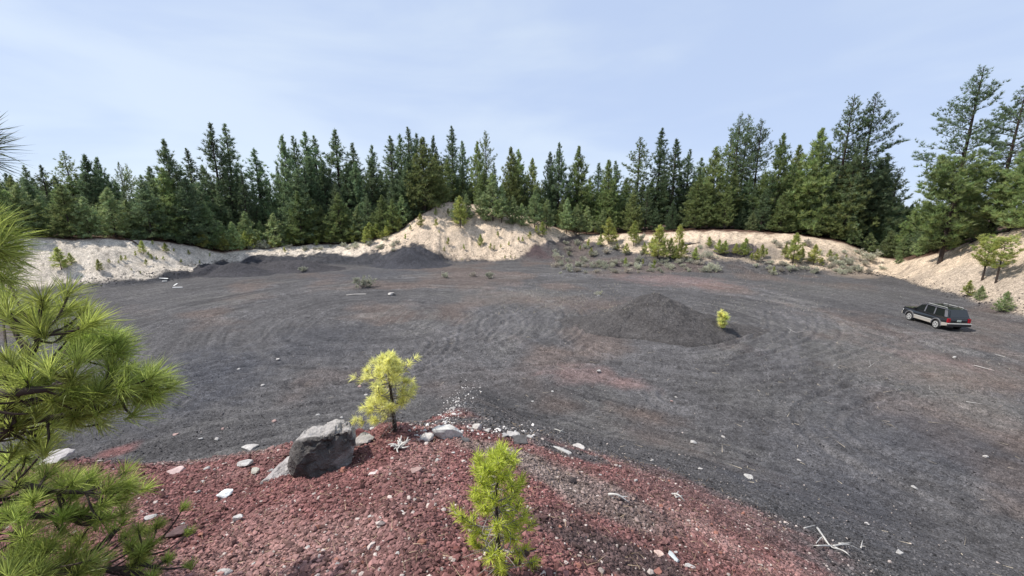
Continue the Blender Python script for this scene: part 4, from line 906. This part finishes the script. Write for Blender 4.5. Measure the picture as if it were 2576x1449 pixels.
stick([[(1690, 1248), (1705, 1256), (1722, 1266)], [(1698, 1252), (1706, 1246)], [(1700, 1256), (1716, 1258)]], .022, 'driftwood', 'grey weathered wood sliver on the red band', 'wood')
stick([[(1395, 1082), (1408, 1090), (1425, 1092)], [(1408, 1090), (1418, 1084)]], .02, 'dead_branch', 'short curved white branch on the dark shelf above the plank-shaped stone')
stick([[(1530, 1250), (1552, 1258), (1582, 1270)], [(1556, 1256), (1578, 1262)]], .022, 'driftwood', 'pale split wood on the gravel right of the bright green pine', 'wood')
stick([[(2430, 1012), (2470, 1020)]], .02, 'dead_branch', 'thin white stick lying on the grey floor below the car'); stick([[(2530, 900), (2500, 893)]], .02, 'dead_branch', 'short pale stick to the lower right of the car')
stick([[(2450, 920), (2500, 935)]], .025, 'dead_branch', 'long straight pale pole below the car'); stick([[(1980, 825), (2000, 838), (2020, 834)], [(1990, 830), (1985, 842)]], .014, 'dead_branch', 'tangle of pale twigs on the floor between mound and car')
stick([[(2335, 985), (2350, 992)], [(2340, 985), (2336, 972)]], .012, 'twig', 'pale forked twig on the floor below the car'); stick([[(2185, 925), (2200, 915)], [(2190, 922), (2186, 908)]], .012, 'twig', 'small forked twig left below the car')
# spiky bleached root at the brink, under the yellow pine
p0 = gpt(1006, 1130); mb = MB()
for q in range(22):
    a = r.uniform(0, 6.28); e = r.uniform(.05, .7); L = r.uniform(.06, .19)
    d = np.array([math.cos(a)*math.cos(e), math.sin(a)*math.cos(e), math.sin(e)])*L
    mb.add(*tube(spline([np.zeros(3), d*.5 + r.normal(0, .02, 3), d], 5), np.linspace(.018, .006, 5), 5))
tag(link('bleached_root', mb.mesh('bleached_root', M_WOOD, True), loc=p0 + np.array([0, 0, .03])), 'spiky white bleached root below the yellow pine', 'root')
put_rock('rock', 989, 1130, 24, .8, RD, 'dark red lump touching the bleached root')
# scrap at the left bank foot, boards
def board(px, py, w_px, wid, thick, rz, label, tilt=0.1, c=M_WOOD):
    p = gpt(px, py); L = metres(w_px, p); bm = bmesh.new(); bmesh.ops.create_cube(bm, size=1)
    bmesh.ops.scale(bm, vec=(L, wid, thick), verts=bm.verts); bmesh.ops.bevel(bm, geom=bm.edges[:], offset=thick*.2, segments=1)
    me = bpy.data.meshes.new('board'); bm.to_mesh(me); bm.free(); me.materials.append(c)
    o = link('board', me, loc=(p[0], p[1], p[2]+thick*.8)); o.rotation_euler = (0, tilt, rz); tag(o, label, 'board')
M_PAINT = plain('white_board', (.78, .77, .75), .6, 0, .1, 4)
board(447, 724, 22, .22, .08, .1, 'white board lying flat at the foot of the left pale bank', 0, M_PAINT); board(440, 718, 16, .16, .06, 1.6, 'white board crossing the flat one at the foot of the left bank', -.3, M_PAINT); board(412, 701, 16, .6, .06, .5, 'broad white panel on the lower left bank', .2, M_PAINT)
board(414, 708, 9, .35, .06, 1.0, 'small white panel scrap left of the crossed boards', .1, M_PAINT); M_SLAB = plain('pale_slab', (.30, .28, .26), .9, 0, .3, 3); board(905, 741, 30, .4, .06, .2, 'pale flat slab in front of the large sage bush', .02, M_SLAB); board(880, 742, 16, .4, .05, .8, 'pale broken slab left in front of the large sage bush', .03, M_SLAB)
# fallen trunks on the right bank top
for pts, lab in [([(2440, 612), (2480, 596), (2530, 585)], 'dark fallen trunk along the crest of the right bank'), ([(2500, 596), (2560, 572)], 'second dark fallen trunk higher on the right bank crest'), ([(318, 603), (340, 612), (352, 622)], 'dark fallen stem over the crest of the left bank'), ([(1722, 618), (1760, 612)], 'thin dark fallen stem on the right pale bank')]:
    stick([pts], .16, 'fallen_trunk', lab, 'log', M_BARK, .12)

# ------------------------------------------------------------------ the two small pines and the near pine
def needles(mb, pts, dirs, L, n, spread, width, r, c=(1, 1, 1), bend=.12, along=.06):
    for p, d in zip(pts, dirs):
        d = unit(d); k = int(n*r.uniform(.85, 1.15)); D = cone_dirs(d, k, spread, r)
        base = p - d*(along*r.uniform(0, 1, k))[:, None]
        V, F = blades(base, D, L*r.uniform(.7, 1.1, k), width, r, bend)
        mb.add(V, F, np.asarray(c)*np.repeat(r.uniform(.45, 1.45, (k, 1)), 5, 0)*np.array([1, 1, 1]) )
def small_pine(name, base, h, seed, leaf, label, spec, nl, nn, wdt, tw=M_TWIG, cones=0, trunk_r=.022, needle_spread=1.25, lean=(0, 0), tw_n=20, along=.05):
    """spec: list of (height fraction, azimuth deg, length m, rise) limbs"""
    r = np.random.default_rng(seed); root = empty(name, base); tag(root, label, 'tree')
    zz = np.linspace(-.08, h, 12); P = np.column_stack([np.interp(zz/h, [0, 1], [0, lean[0]]) + np.cumsum(r.normal(0, .004, 12)), np.interp(zz/h, [0, 1], [0, lean[1]]) + np.cumsum(r.normal(0, .004, 12)), zz])
    tm = MB(); tm.add(*tube(P, trunk_r*np.linspace(1.15, .28, 12), 8, .08))
    link('trunk', tm.mesh('trunk', M_BARK, True), root)
    cr, br = MB(), MB()
    pts, dirs = [P[-1]], [np.array([0, 0, 1.0])]
    for hf, az, L, rise in spec:
        z = hf*h; c0 = np.array([np.interp(z, zz, P[:, 0]), np.interp(z, zz, P[:, 1]), z]); a = math.radians(az)
        d = np.array([math.cos(a), math.sin(a), rise*.4]); B = spline([c0, c0 + d*L*.5 + r.normal(0, .012, 3), c0 + np.array([d[0], d[1], 0])*L*.95 + [0, 0, rise*L]], 8)
        br.add(*tube(B, np.linspace(trunk_r*.34, .0035, 8), 5))
        pts.append(B[-1]); dirs.append(unit(B[-1]-B[-2]) + [0, 0, .35])
        for q in range(max(4, int(L*tw_n))):
            i0 = r.integers(2, 8); s0 = B[i0]; sd = unit(B[i0]-B[i0-1]) + r.normal(0, .55, 3) + [0, 0, .35]; l2 = L*r.uniform(.18, .36)
            e = s0 + unit(sd)*l2; br.add(*tube(spline([s0, (s0+e)/2 + r.normal(0, .008, 3), e], 4), np.linspace(.005, .003, 4), 4))
            pts.append(e); dirs.append(sd)
    needles(cr, pts, dirs, nl, nn, needle_spread, wdt, r, bend=.10, along=along)
    # dead grey twigs low on the stem
    for q in range(54):
        z = h*r.uniform(.03, .6); a = r.uniform(0, 6.28); L = r.uniform(.10, .34); c0 = np.array([np.interp(z, zz, P[:, 0]), np.interp(z, zz, P[:, 1]), z])
        e = c0 + np.array([math.cos(a)*L, math.sin(a)*L, r.normal(.02, .08)]); br.add(*tube(spline([c0, (c0+e)/2 + r.normal(0, .03, 3), e], 5), np.linspace(.005, .002, 5), 4))
    link('branches', br.mesh('branches', tw, True), root); link('needles', cr.mesh('needles', leaf), root)
    for q in range(cones):
        V, F = rock_verts(900+q, (.035, .035, .05), 2, 6); pp = pts[1 + r.integers(0, max(1, len(pts)//5))]
        o = link('cone', npmesh('cone', V, F, M_STONE, np.ones((len(V), 3))*np.array([.06, .04, .03])), root, loc=Vector(pp) - Vector((0, .02, .02)))
    return root
r = np.random.default_rng(12)
b = gpt(1255, 1440); b = b + np.array([0, -.02, 0]); 
dd = ray(1257, 1113); hy = H + dd[2]*b[1]/dd[1] - b[2]
spec = []
for q in range(38):
    hf = .05 + .93*((q+.5)/38)**.8; wv = .34*(1-hf)**.42*(.75 + .25*min(1, hf*2.2)) + .015
    spec.append((hf, q*137.5 + r.uniform(-20, 20), wv*r.uniform(.65, 1.05), .30 + .55*hf*r.uniform(.5, 1.1)))
small_pine('small_pine', b, hy*.90, 3, M_BRIGHT, 'small bright green pine with grey dead twigs in the foreground, cut by the lower edge', spec, .080, 46, .0046, tw_n=6, cones=6, trunk_r=.022, needle_spread=1.0, along=.09)
b = gpt(996, 1084); dd = ray(985, 882); hy = H + dd[2]*b[1]/dd[1] - b[2]
spec = []
for q in range(46):
    hf = .12 + .85*(q+.5)/46; wv = .60*min(1, (1-hf)*1.75)**.8*(.85 + .2*math.sin(hf*11)) + .05
    spec.append((hf, (q*137.5 if hf > .33 else r.uniform(120, 250)) + r.uniform(-25, 25), wv*r.uniform(.40, 1.08), .05 + .6*hf*r.uniform(.1, 1.3)))
small_pine('small_pine', b, hy*.95, 5, M_YELLOW, 'small yellow-needled pine on the brink behind the big boulder', spec, .125, 44, .0066, tw_n=5, trunk_r=.034, needle_spread=1.35, lean=(-.06, 0))

def pt3(px, py, t):
    d = ray(px, py); return np.array([0, 0, H]) + d*t
# near pine: trunk out of view to the left, limbs reaching into view (px, py, distance)
NR = np.random.default_rng(33)
tb = np.array([-3.9, 1.55]); tz = float(hgt(np.array([tb[0]]), np.array([tb[1]]))[0])
near = empty('near_pine', (tb[0], tb[1], tz)); tag(near, 'near ponderosa pine with long glossy needles reaching in from the left edge', 'tree')
org = np.array([tb[0], tb[1], tz])
tm = MB(); zz = np.linspace(-.2, 5.2, 14); tm.add(*tube(np.column_stack([np.cumsum(NR.normal(0, .01, 14)), np.cumsum(NR.normal(0, .01, 14)), zz]), np.linspace(.13, .05, 14), 12, .06)); link('trunk', tm.mesh('trunk', M_BARK_RED, True), near)
# limb: main axis points, then tufts (px, py, t, direction in picture (dx, dy up), needles scale)
LIMBS = [
 ([(-60, 1120, 2.25), (20, 1075, 2.25), (28, 1010, 2.25), (85, 885, 2.2), (95, 830, 2.2)], [
   (106, 752, 2.2, .05, 1, 1.0, (95, 830, 2.2)), (92, 825, 2.15, -.35, .9, 1.0, None), (232, 812, 2.2, .75, .75, 1.0, (85, 848, 2.2)), (30, 800, 2.3, -.5, .9, 1.0, (75, 880, 2.2)), (10, 760, 2.35, .2, 1, 1.0, (60, 900, 2.2)), (170, 775, 2.4, .3, 1, .95, (130, 835, 2.3)), (60, 905, 2.15, -.2, .8, .8, (85, 870, 2.2))]),
 ([(-60, 1110, 2.4), (30, 1055, 2.4), (130, 905, 2.5), (180, 895, 2.5)], [
   (262, 848, 2.5, .7, .8, 1.05, (230, 880, 2.5)), (292, 862, 2.5, .95, .45, 1.05, (230, 880, 2.5)), (212, 852, 2.55, .1, 1, .9, (200, 885, 2.5)), (300, 885, 2.55, .8, .6, 1.0, (250, 885, 2.5)), (230, 880, 2.5, .6, .5, .8, (180, 895, 2.5))]),
 ([(-60, 1010, 2.1), (60, 985, 2.1), (140, 970, 2.15), (200, 905, 2.2)], [
   (184, 946, 2.05, .1, 1, 1.05, (140, 985, 2.1)), (62, 950, 2.1, 0, 1, .95, (50, 990, 2.1)), (120, 960, 2.25, .5, .9, .9, (100, 985, 2.2)), (10, 940, 2.2, .2, 1, .9, (10, 1000, 2.1))]),
 ([(-60, 1060, 2.3), (100, 1005, 2.3), (230, 990, 2.35), (310, 962, 2.4)], [
   (288, 938, 2.45, .4, 1, .95, (250, 985, 2.35)), (360, 950, 2.4, .75, .75, 1.0, (310, 962, 2.4)), (386, 968, 2.4, 1, .35, .95, (310, 968, 2.4)), (250, 985, 2.25, .55, .75, 1.05, (200, 1000, 2.3)), (330, 990, 2.35, .95, .15, .95, (260, 995, 2.35)), (380, 990, 2.5, .9, .5, .8, (320, 985, 2.4)), (180, 1000, 2.3, .3, .9, .9, (150, 1005, 2.3))]),
 ([(-60, 1105, 2.3), (60, 1065, 2.35), (160, 1045, 2.4), (235, 1030, 2.4)], [
   (238, 1034, 2.4, .9, .45, .95, None), (90, 1112, 2.4, .1, 1, .85, (40, 1100, 2.4)), (290, 1020, 2.5, .95, .35, .85, (235, 1032, 2.4)), (150, 1030, 2.5, .3, 1, .9, (140, 1048, 2.4)), (40, 1060, 2.3, .1, 1, .9, (30, 1078, 2.3)), (190, 1050, 2.3, .9, -.1, .8, (160, 1045, 2.4))]),
 ([(-60, 1250, 2.6), (40, 1220, 2.6), (140, 1235, 2.7), (240, 1240, 2.8)], [
   (184, 1212, 2.7, .55, .85, .95, (150, 1232, 2.7)), (276, 1226, 2.8, .75, .65, 1.0, (240, 1240, 2.8)), (44, 1214, 2.6, .1, 1, .8, (30, 1225, 2.6)), (84, 1258, 2.55, .2, 1, .85, (60, 1280, 2.6)), (68, 1150, 2.6, .8, .5, .9, (20, 1160, 2.6)), (320, 1230, 2.9, .9, .5, .8, (255, 1240, 2.8)), (120, 1190, 2.8, .5, .9, .9, (100, 1225, 2.7)), (230, 1200, 2.9, .4, 1, .9, (200, 1236, 2.75))]),
 ([(-60, 1340, 2.6), (60, 1300, 2.65), (160, 1302, 2.75), (270, 1303, 2.85)], [
   (160, 1298, 2.7, .3, 1, .8, None), (276, 1300, 2.85, .45, .9, .7, None), (20, 1290, 2.6, .1, 1, .8, (0, 1320, 2.6)), (210, 1290, 2.8, .5, .8, .7, (190, 1302, 2.75))]),
 ([(-60, 1430, 2.5), (60, 1420, 2.5), (180, 1420, 2.7), (300, 1330, 2.9)], [
   (120, 1378, 2.5, .55, .85, 1.1, (100, 1418, 2.5)), (60, 1400, 2.45, .3, 1, 1.0, (40, 1425, 2.5)), (105, 1445, 2.3, .3, 1, 1.0, (60, 1440, 2.4)), (180, 1400, 2.6, .7, .7, 1.0, (140, 1420, 2.6)), (20, 1440, 2.3, .1, 1, 1.0, (0, 1460, 2.4)), (200, 1440, 2.5, .6, .8, .9, (150, 1430, 2.6))]),
 ([(100, 1449, 2.7), (220, 1435, 2.8), (330, 1425, 2.85), (360, 1390, 2.9)], [
   (350, 1396, 2.85, .5, .9, .8, (335, 1420, 2.85)), (396, 1320, 3.0, .6, .8, .55, (320, 1340, 2.95)), (422, 1406, 2.95, .2, 1, .5, (360, 1418, 2.9)), (380, 1370, 2.9, .6, .8, .65, (350, 1400, 2.9)), (330, 1370, 2.9, .1, 1, .6, (335, 1410, 2.85))]),
 ([(-160, 640, 1.9), (-80, 610, 1.9), (-20, 580, 1.9)], [
   (-10, 570, 1.9, .85, .5, 1.25, None), (0, 625, 1.85, 1, .1, 1.3, (-60, 620, 1.9)), (-20, 540, 1.95, .6, .9, 1.1, (-60, 600, 1.9)), (10, 600, 1.95, .95, .3, 1.2, (-50, 610, 1.9)), (-10, 670, 1.9, 1, -.1, 1.2, (-70, 640, 1.9)), (20, 640, 2.0, .9, .35, 1.0, (-50, 640, 1.9)), (10, 700, 2.0, .7, .6, 1.0, (-60, 680, 1.9))]),
 ([(-160, 440, 1.9), (-80, 400, 1.9), (-20, 372, 1.9)], [
   (-30, 372, 1.9, .9, .35, 1.05, None), (-40, 330, 1.9, .7, .8, 1.0, (-60, 380, 1.9)), (-25, 405, 1.9, 1, 0, .8, (-50, 395, 1.9))]),
]
up_w = np.array([0, sp, cp]); rt_w = np.array([1., 0, 0]); fw = np.array([0, cp, -sp])
for axis, tfs in LIMBS:
    bm_, nm_ = MB(), MB()
    A = np.array([pt3(*q) for q in axis]) - org
    # join the limb to the trunk
    z_at = np.clip(A[0][2] - .25, .2, 4.8); A = np.vstack([[[0, 0, z_at]], A])
    Q = spline(A, 26); bm_.add(*tube(Q, np.linspace(.036, .009, 26), 7, .1))
    for (px, py, t, dx, dy, sc, root_) in tfs:
        p = pt3(px, py, t) - org; d = rt_w*dx + up_w*dy + fw*NR.uniform(-.45, .35)
        if root_ is not None:
            q0 = pt3(*root_) - org; i0 = np.argmin(np.linalg.norm(Q - q0, axis=1)); q0 = Q[i0] if np.linalg.norm(Q[i0]-q0) < .5 else q0
            e = spline([q0, q0*.45 + p*.55 + np.array([0, 0, -.02]) + NR.normal(0, .008, 3), p], 9); bm_.add(*tube(e, np.linspace(.0115, .0062, 9), 6, .12)); d = d*.8 + unit(e[-1]-e[-2])*.4
        tp_ = axis[0][1] < 500; needles(nm_, [p], [d], (.15 if 600 < axis[0][1] < 700 else .175)*sc, 55 if tp_ else 125, 1.02, .0036, NR, c=np.array([.30, .33, .5])*.6 if tp_ else np.ones(3)*NR.uniform(.7, 1.3), bend=.07, along=.075*sc)  # shade on the top limb's tufts painted as dark bluish grey
        needles(nm_, [p], [d], .155*sc, 12 if tp_ else 45, 1.9, .0028, NR, c=(.75, .8, .6), bend=.22, along=.10*sc)
    for (px, py, t, dx, dy, sc, root_) in tfs:
        for _q in range(0 if axis[0][1] < 700 else (5 if axis[0][1] > 1200 else 3)):
            lo_ = axis[0][1] > 1200; p = pt3(px + NR.normal(0, 62 if lo_ else 38) - (30 if lo_ else 14), py + NR.normal(8, 44 if lo_ else 32), t + NR.uniform(-.12, .4)) - org; i0 = np.argmin(np.linalg.norm(Q - p, axis=1)); q0 = Q[max(0, i0-2)]
            e = spline([q0, q0*.5 + p*.5 + np.array([0, 0, -.03]) + NR.normal(0, .012, 3), p], 8); bm_.add(*tube(e, np.linspace(.008, .005, 8), 5, .12))
            d = unit(rt_w*(dx + NR.normal(0, .4)) + up_w*(dy + NR.normal(.1, .35)) + fw*NR.uniform(-.5, .5)) + unit(e[-1]-e[-2])*.4
            needles(nm_, [p], [d], .18*sc, 85, .95, .0034, NR, c=np.ones(3)*NR.uniform(.75, 1.35), bend=.10, along=.07*sc)
    bo = link('branch', bm_.mesh('branch', M_BARK, True), near); link('needles', nm_.mesh('needles', M_NEAR), bo)

# ------------------------------------------------------------------ the parked car
M_CAR = plain('black_green_paint', (.012, .014, .017), .22, 0, .1, 3, coat=.8); M_DUST_SHEEN = plain('dust_sky_sheen', (.13, .13, .145), .35, 0, .15, 4, coat=.5); M_CLAD = plain('beige_cladding', (.46, .42, .37), .45, .2, .06, 3)  # pillar grey is dust plus the sky's reflection painted in
M_GLASS = plain('dark_glass', (.012, .014, .016), .06, 0, 0, 3, spec=.9); M_TYRE = plain('tyre_rubber', (.022, .022, .022), .85, 0, .2, 10); M_RIM = plain('alloy_rim', (.68, .67, .65), .35, .5, .08, 5)
M_RED = plain('red_lens', (.36, .008, .018), .18, 0, .1, 4, coat=.5); M_CHROME = plain('pale_trim', (.55, .55, .52), .35, .3, .05, 4); M_PLATE = plain('plate', (.42, .47, .42), .5, 0, .15, 30); M_DARK = plain('dark_plastic', (.025, .025, .026), .6, 0, .1, 5); M_LAMP = plain('lamp_glass', (.75, .75, .74), .15, 0, .05, 5)
w_f, w_r = on_plane(2287, 804), on_plane(2358, 826)
fwd = unit((w_f - w_r)[:2]); hd = math.atan2(fwd[1], fwd[0])
mid = (w_f + w_r)/2; lft = np.array([-fwd[1], fwd[0]])
ctr = mid[:2] - lft*.80
cz = float(np.mean(ground(np.array([w_f[0], w_r[0]]), np.array([w_f[1], w_r[1]]))))
car = empty('car', (ctr[0], ctr[1], cz - .02), hd, (.995, 1.03, 1.15)); tag(car, 'black estate off-road car with beige lower cladding parked on the cinders by the right bank', 'car')
def fin(bm, name, mat, parent, bev=0.0, seg=2, smooth=True, loc=None):
    bmesh.ops.recalc_face_normals(bm, faces=bm.faces[:])
    if bev:
        es = [e for e in bm.edges if len(e.link_faces) == 2 and e.calc_face_angle(0) > .35]
        bmesh.ops.bevel(bm, geom=es, offset=bev, segments=seg, affect='EDGES', clamp_overlap=True)
    me = bpy.data.meshes.new(name); bm.to_mesh(me); bm.free(); me.materials.append(mat)
    return link(name, me, parent, loc)
def prism(bm, poly, y0, y1, f=None):
    """outline in x, z pushed across from y0 to y1; f moves each vertex"""
    a = [bm.verts.new((x, y0, z)) for x, z in poly]; b_ = [bm.verts.new((x, y1, z)) for x, z in poly]
    n = len(poly)
    bm.faces.new(a); bm.faces.new(b_[::-1])
    for i in range(n): bm.faces.new((a[i], a[(i+1) % n], b_[(i+1) % n], b_[i]))
    if f:
        for v in a+b_: v.co = f(v.co)
def boxb(bm, x0, x1, y0, y1, z0, z1): prism(bm, [(x0, z0), (x1, z0), (x1, z1), (x0, z1)], y0, y1)
WB = 1.345; AR = .43
def arch(cx_, z0, n=9):
    th = [math.pi*(1-i/(n-1)) for i in range(n)]
    return [(cx_ + AR*math.cos(t), max(z0, .36 + AR*math.sin(t)*1.0)) for t in th]
low = [(-2.28, .46)] + [(-WB-AR, .34)] + arch(-WB, .34) + [(-WB+AR, .34)] + [(WB-AR, .34)] + arch(WB, .34) + [(WB+AR, .40)] + [(2.22, .44), (2.27, .62), (2.25, .95), (2.14, 1.06), (1.1, 1.11), (-2.22, 1.12), (-2.30, .90), (-2.30, .62)]
bm = bmesh.new()
def taper(c): 
    k = 1 - .10*max(0, (c.x-1.6)/.7)**2 - .03*max(0, (-c.x-1.9)/.4); zt = 1 - .05*max(0, (c.z-.85)/.25)
    return Vector((c.x, c.y*k*zt, c.z))
prism(bm, low, -.90, .90, taper)
# cabin: roof narrower than the waist
wx = [(1.12, 1.04), (.46, 1.66), (.15, 1.75), (-1.6, 1.74), (-1.98, 1.69), (-2.22, 1.08)]
def cab(c):
    k = 1 - .20*max(0, (c.z-1.05)/.62); return Vector((c.x, c.y*k, c.z))
prism(bm, wx, -.86, .86, cab)
boxb(bm, -1.9, 1.9, -.62, .62, .30, .80)
body = fin(bm, 'body', M_CAR, car, .035, 2)
for p_ in body.data.polygons: p_.use_smooth = False
def ycab(z, s): return s*(.86*(1 - .20*max(0, (z-1.05)/.62)) + .006)
def pane(poly, s, name='side_window'):
    bm = bmesh.new(); vs = [bm.verts.new((x, ycab(z, s), z)) for x, z in poly]; f = bm.faces.new(vs if s < 0 else vs[::-1])
    ex_ = bmesh.ops.extrude_face_region(bm, geom=[f]); 
    for v in [v for v in ex_['geom'] if isinstance(v, bmesh.types.BMVert)]: v.co.y -= s*.03
    return fin(bm, name, M_GLASS, car)
for s in (1, -1):
    pane([(.92, 1.12), (.40, 1.61), (.10, 1.66), (.06, 1.12)], s); pane([(-.06, 1.12), (-.02, 1.66), (-.78, 1.66), (-.86, 1.30), (-.86, 1.12)], s); pane([(-.98, 1.13), (-.92, 1.65), (-1.64, 1.63), (-1.88, 1.15)], s)
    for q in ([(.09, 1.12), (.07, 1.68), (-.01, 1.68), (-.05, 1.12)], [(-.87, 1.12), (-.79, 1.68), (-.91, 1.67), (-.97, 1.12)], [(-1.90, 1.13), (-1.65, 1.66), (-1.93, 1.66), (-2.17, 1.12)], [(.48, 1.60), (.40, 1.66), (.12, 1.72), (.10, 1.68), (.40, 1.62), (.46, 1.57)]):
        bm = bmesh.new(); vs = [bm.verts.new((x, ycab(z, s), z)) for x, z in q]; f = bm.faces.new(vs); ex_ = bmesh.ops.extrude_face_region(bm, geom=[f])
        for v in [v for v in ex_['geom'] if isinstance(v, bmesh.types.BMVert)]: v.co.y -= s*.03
        fin(bm, 'pillar', M_DUST_SHEEN, car)
    bm = bmesh.new(); prism(bm, [(-1.95, 1.665), (.14, 1.685), (.12, 1.735), (-1.93, 1.715)], s*.68, s*.765); fin(bm, 'roof_edge', M_DUST_SHEEN, car, .01, 1)
    bm = bmesh.new(); boxb(bm, -WB+AR+.02, WB-AR-.02, s*.885, s*.925, .36, .66); fin(bm, 'side_cladding', M_CLAD, car, .012, 1)
    bm = bmesh.new(); boxb(bm, -WB+AR+.02, WB-AR-.02, s*.90, s*.945, .60, .64); fin(bm, 'rub_strip', M_CHROME, car, .008, 1)
    bm = bmesh.new(); prism(bm, [(-2.33, .50), (-WB-AR-.02, .38), (-WB-AR-.02, .66), (-2.33, .70)], s*.86, s*.925); fin(bm, 'side_cladding', M_CLAD, car, .012, 1)
    for cx_ in (-WB, WB):      # flared lip of the wheel arch
        bm = bmesh.new(); n = 11; ins, ou = [], []
        for i_ in range(n):
            t = math.pi*(1.02-1.04*i_/(n-1)); 
            ins.append((cx_+AR*math.cos(t), .36+AR*math.sin(t))); ou.append((cx_+(AR+.075)*math.cos(t), .36+(AR+.075)*math.sin(t)))
        prism(bm, ins + ou[::-1], s*.86, s*.945); fin(bm, 'wheel_arch_trim', M_DARK if cx_ > 9 else plain('arch_grey', (.15, .145, .15), .5), car, .006, 1)
        tm = bmesh.new(); bmesh.ops.create_cone(tm, cap_ends=True, cap_tris=False, segments=36, radius1=.36, radius2=.36, depth=.24, matrix=Matrix.Rotation(R(90), 4, 'X'))
        wh = fin(tm, 'wheel', M_TYRE, car, .04, 3, loc=(cx_, s*.80, .36))
        rm = bmesh.new(); bmesh.ops.create_cone(rm, cap_ends=True, cap_tris=False, segments=36, radius1=.262, radius2=.225, depth=.05, matrix=Matrix.Rotation(R(90)*s*1, 4, 'X'))
        fin(rm, 'rim', M_RIM, wh, .012, 2, loc=(0, s*.112, 0))
        hm = bmesh.new()
        for k_ in range(5):
            a = 2*math.pi*k_/5 + .3
            bmesh.ops.create_cone(hm, cap_ends=True, segments=14, radius1=.052, radius2=.046, depth=.02, matrix=Matrix.Translation((.145*math.cos(a), 0, .145*math.sin(a))) @ Matrix.Rotation(R(90)*s, 4, 'X') @ Matrix.Diagonal((.8, 1.15, 1, 1)))
        fin(hm, 'rim_openings', M_DARK, wh, loc=(0, s*.133, 0))  # dark discs stand in for the shade inside the rim holes
        bmesh.new()
    bm = bmesh.new(); boxb(bm, .78, .98, s*.88, s*1.06, 1.08, 1.23); fin(bm, 'mirror', M_CAR, car, .03, 2)
    bm = bmesh.new(); prism(bm, [(-1.75, 1.74), (-1.70, 1.815), (.0, 1.825), (.12, 1.76), (.0, 1.785), (-1.66, 1.78)], s*.60, s*.64); fin(bm, 'roof_rail', M_CHROME, car, .006, 1)
    bm = bmesh.new(); boxb(bm, -2.335, -2.20, s*.66, s*.895, .72, 1.05); fin(bm, 'tail_lamp', M_RED, car, .025, 2)
    bm = bmesh.new(); boxb(bm, 2.10, 2.27, s*.50, s*.82, .72, .90); fin(bm, 'headlight', M_LAMP, car, .03, 2)
    bm = bmesh.new(); boxb(bm, -.28, -.14, s*.905, s*.915, 1.0, 1.03); boxb(bm, -1.05, -.92, s*.905, s*.915, 1.0, 1.03); fin(bm, 'door_handle', M_DARK, car, .004, 1)
for xx in (-1.35, -.45):
    bm = bmesh.new(); boxb(bm, xx-.03, xx+.03, -.62, .62, 1.79, 1.82); fin(bm, 'roof_crossbar', M_DARK, car, .008, 1)
bm = bmesh.new(); vs = [bm.verts.new(c) for c in [(-2.232, -.70, 1.14), (-2.232, .70, 1.14), (-2.03, .60, 1.62), (-2.03, -.60, 1.62)]]; f = bm.faces.new(vs); fin(bm, 'rear_window', M_GLASS, car)
bm = bmesh.new(); vs = [bm.verts.new(c) for c in [(1.06, .72, 1.10), (1.06, -.72, 1.10), (.50, -.62, 1.63), (.50, .62, 1.63)]]; f = bm.faces.new(vs); fin(bm, 'windscreen', M_GLASS, car)
bm = bmesh.new(); prism(bm, [(-2.44, .44), (-2.26, .40), (-2.26, .70), (-2.44, .66)], -.89, .89); bmp = fin(bm, 'rear_bumper', M_DARK, car, .03, 2)
bm = bmesh.new(); boxb(bm, -2.455, -2.28, -.90, .90, .625, .685); fin(bm, 'bumper_strip', M_CHROME, car, .012, 1)
bm = bmesh.new(); boxb(bm, 2.22, 2.36, -.84, .84, .42, .66); fin(bm, 'front_bumper', M_CLAD, car, .03, 2)
bm = bmesh.new(); boxb(bm, -2.325, -2.30, -.16, .16, .80, .95); fin(bm, 'number_plate', M_PLATE, car, .006, 1)
bm = bmesh.new(); boxb(bm, -2.318, -2.27, -.62, .62, 1.02, 1.055); fin(bm, 'tailgate_trim', M_DARK, car, .008, 1)
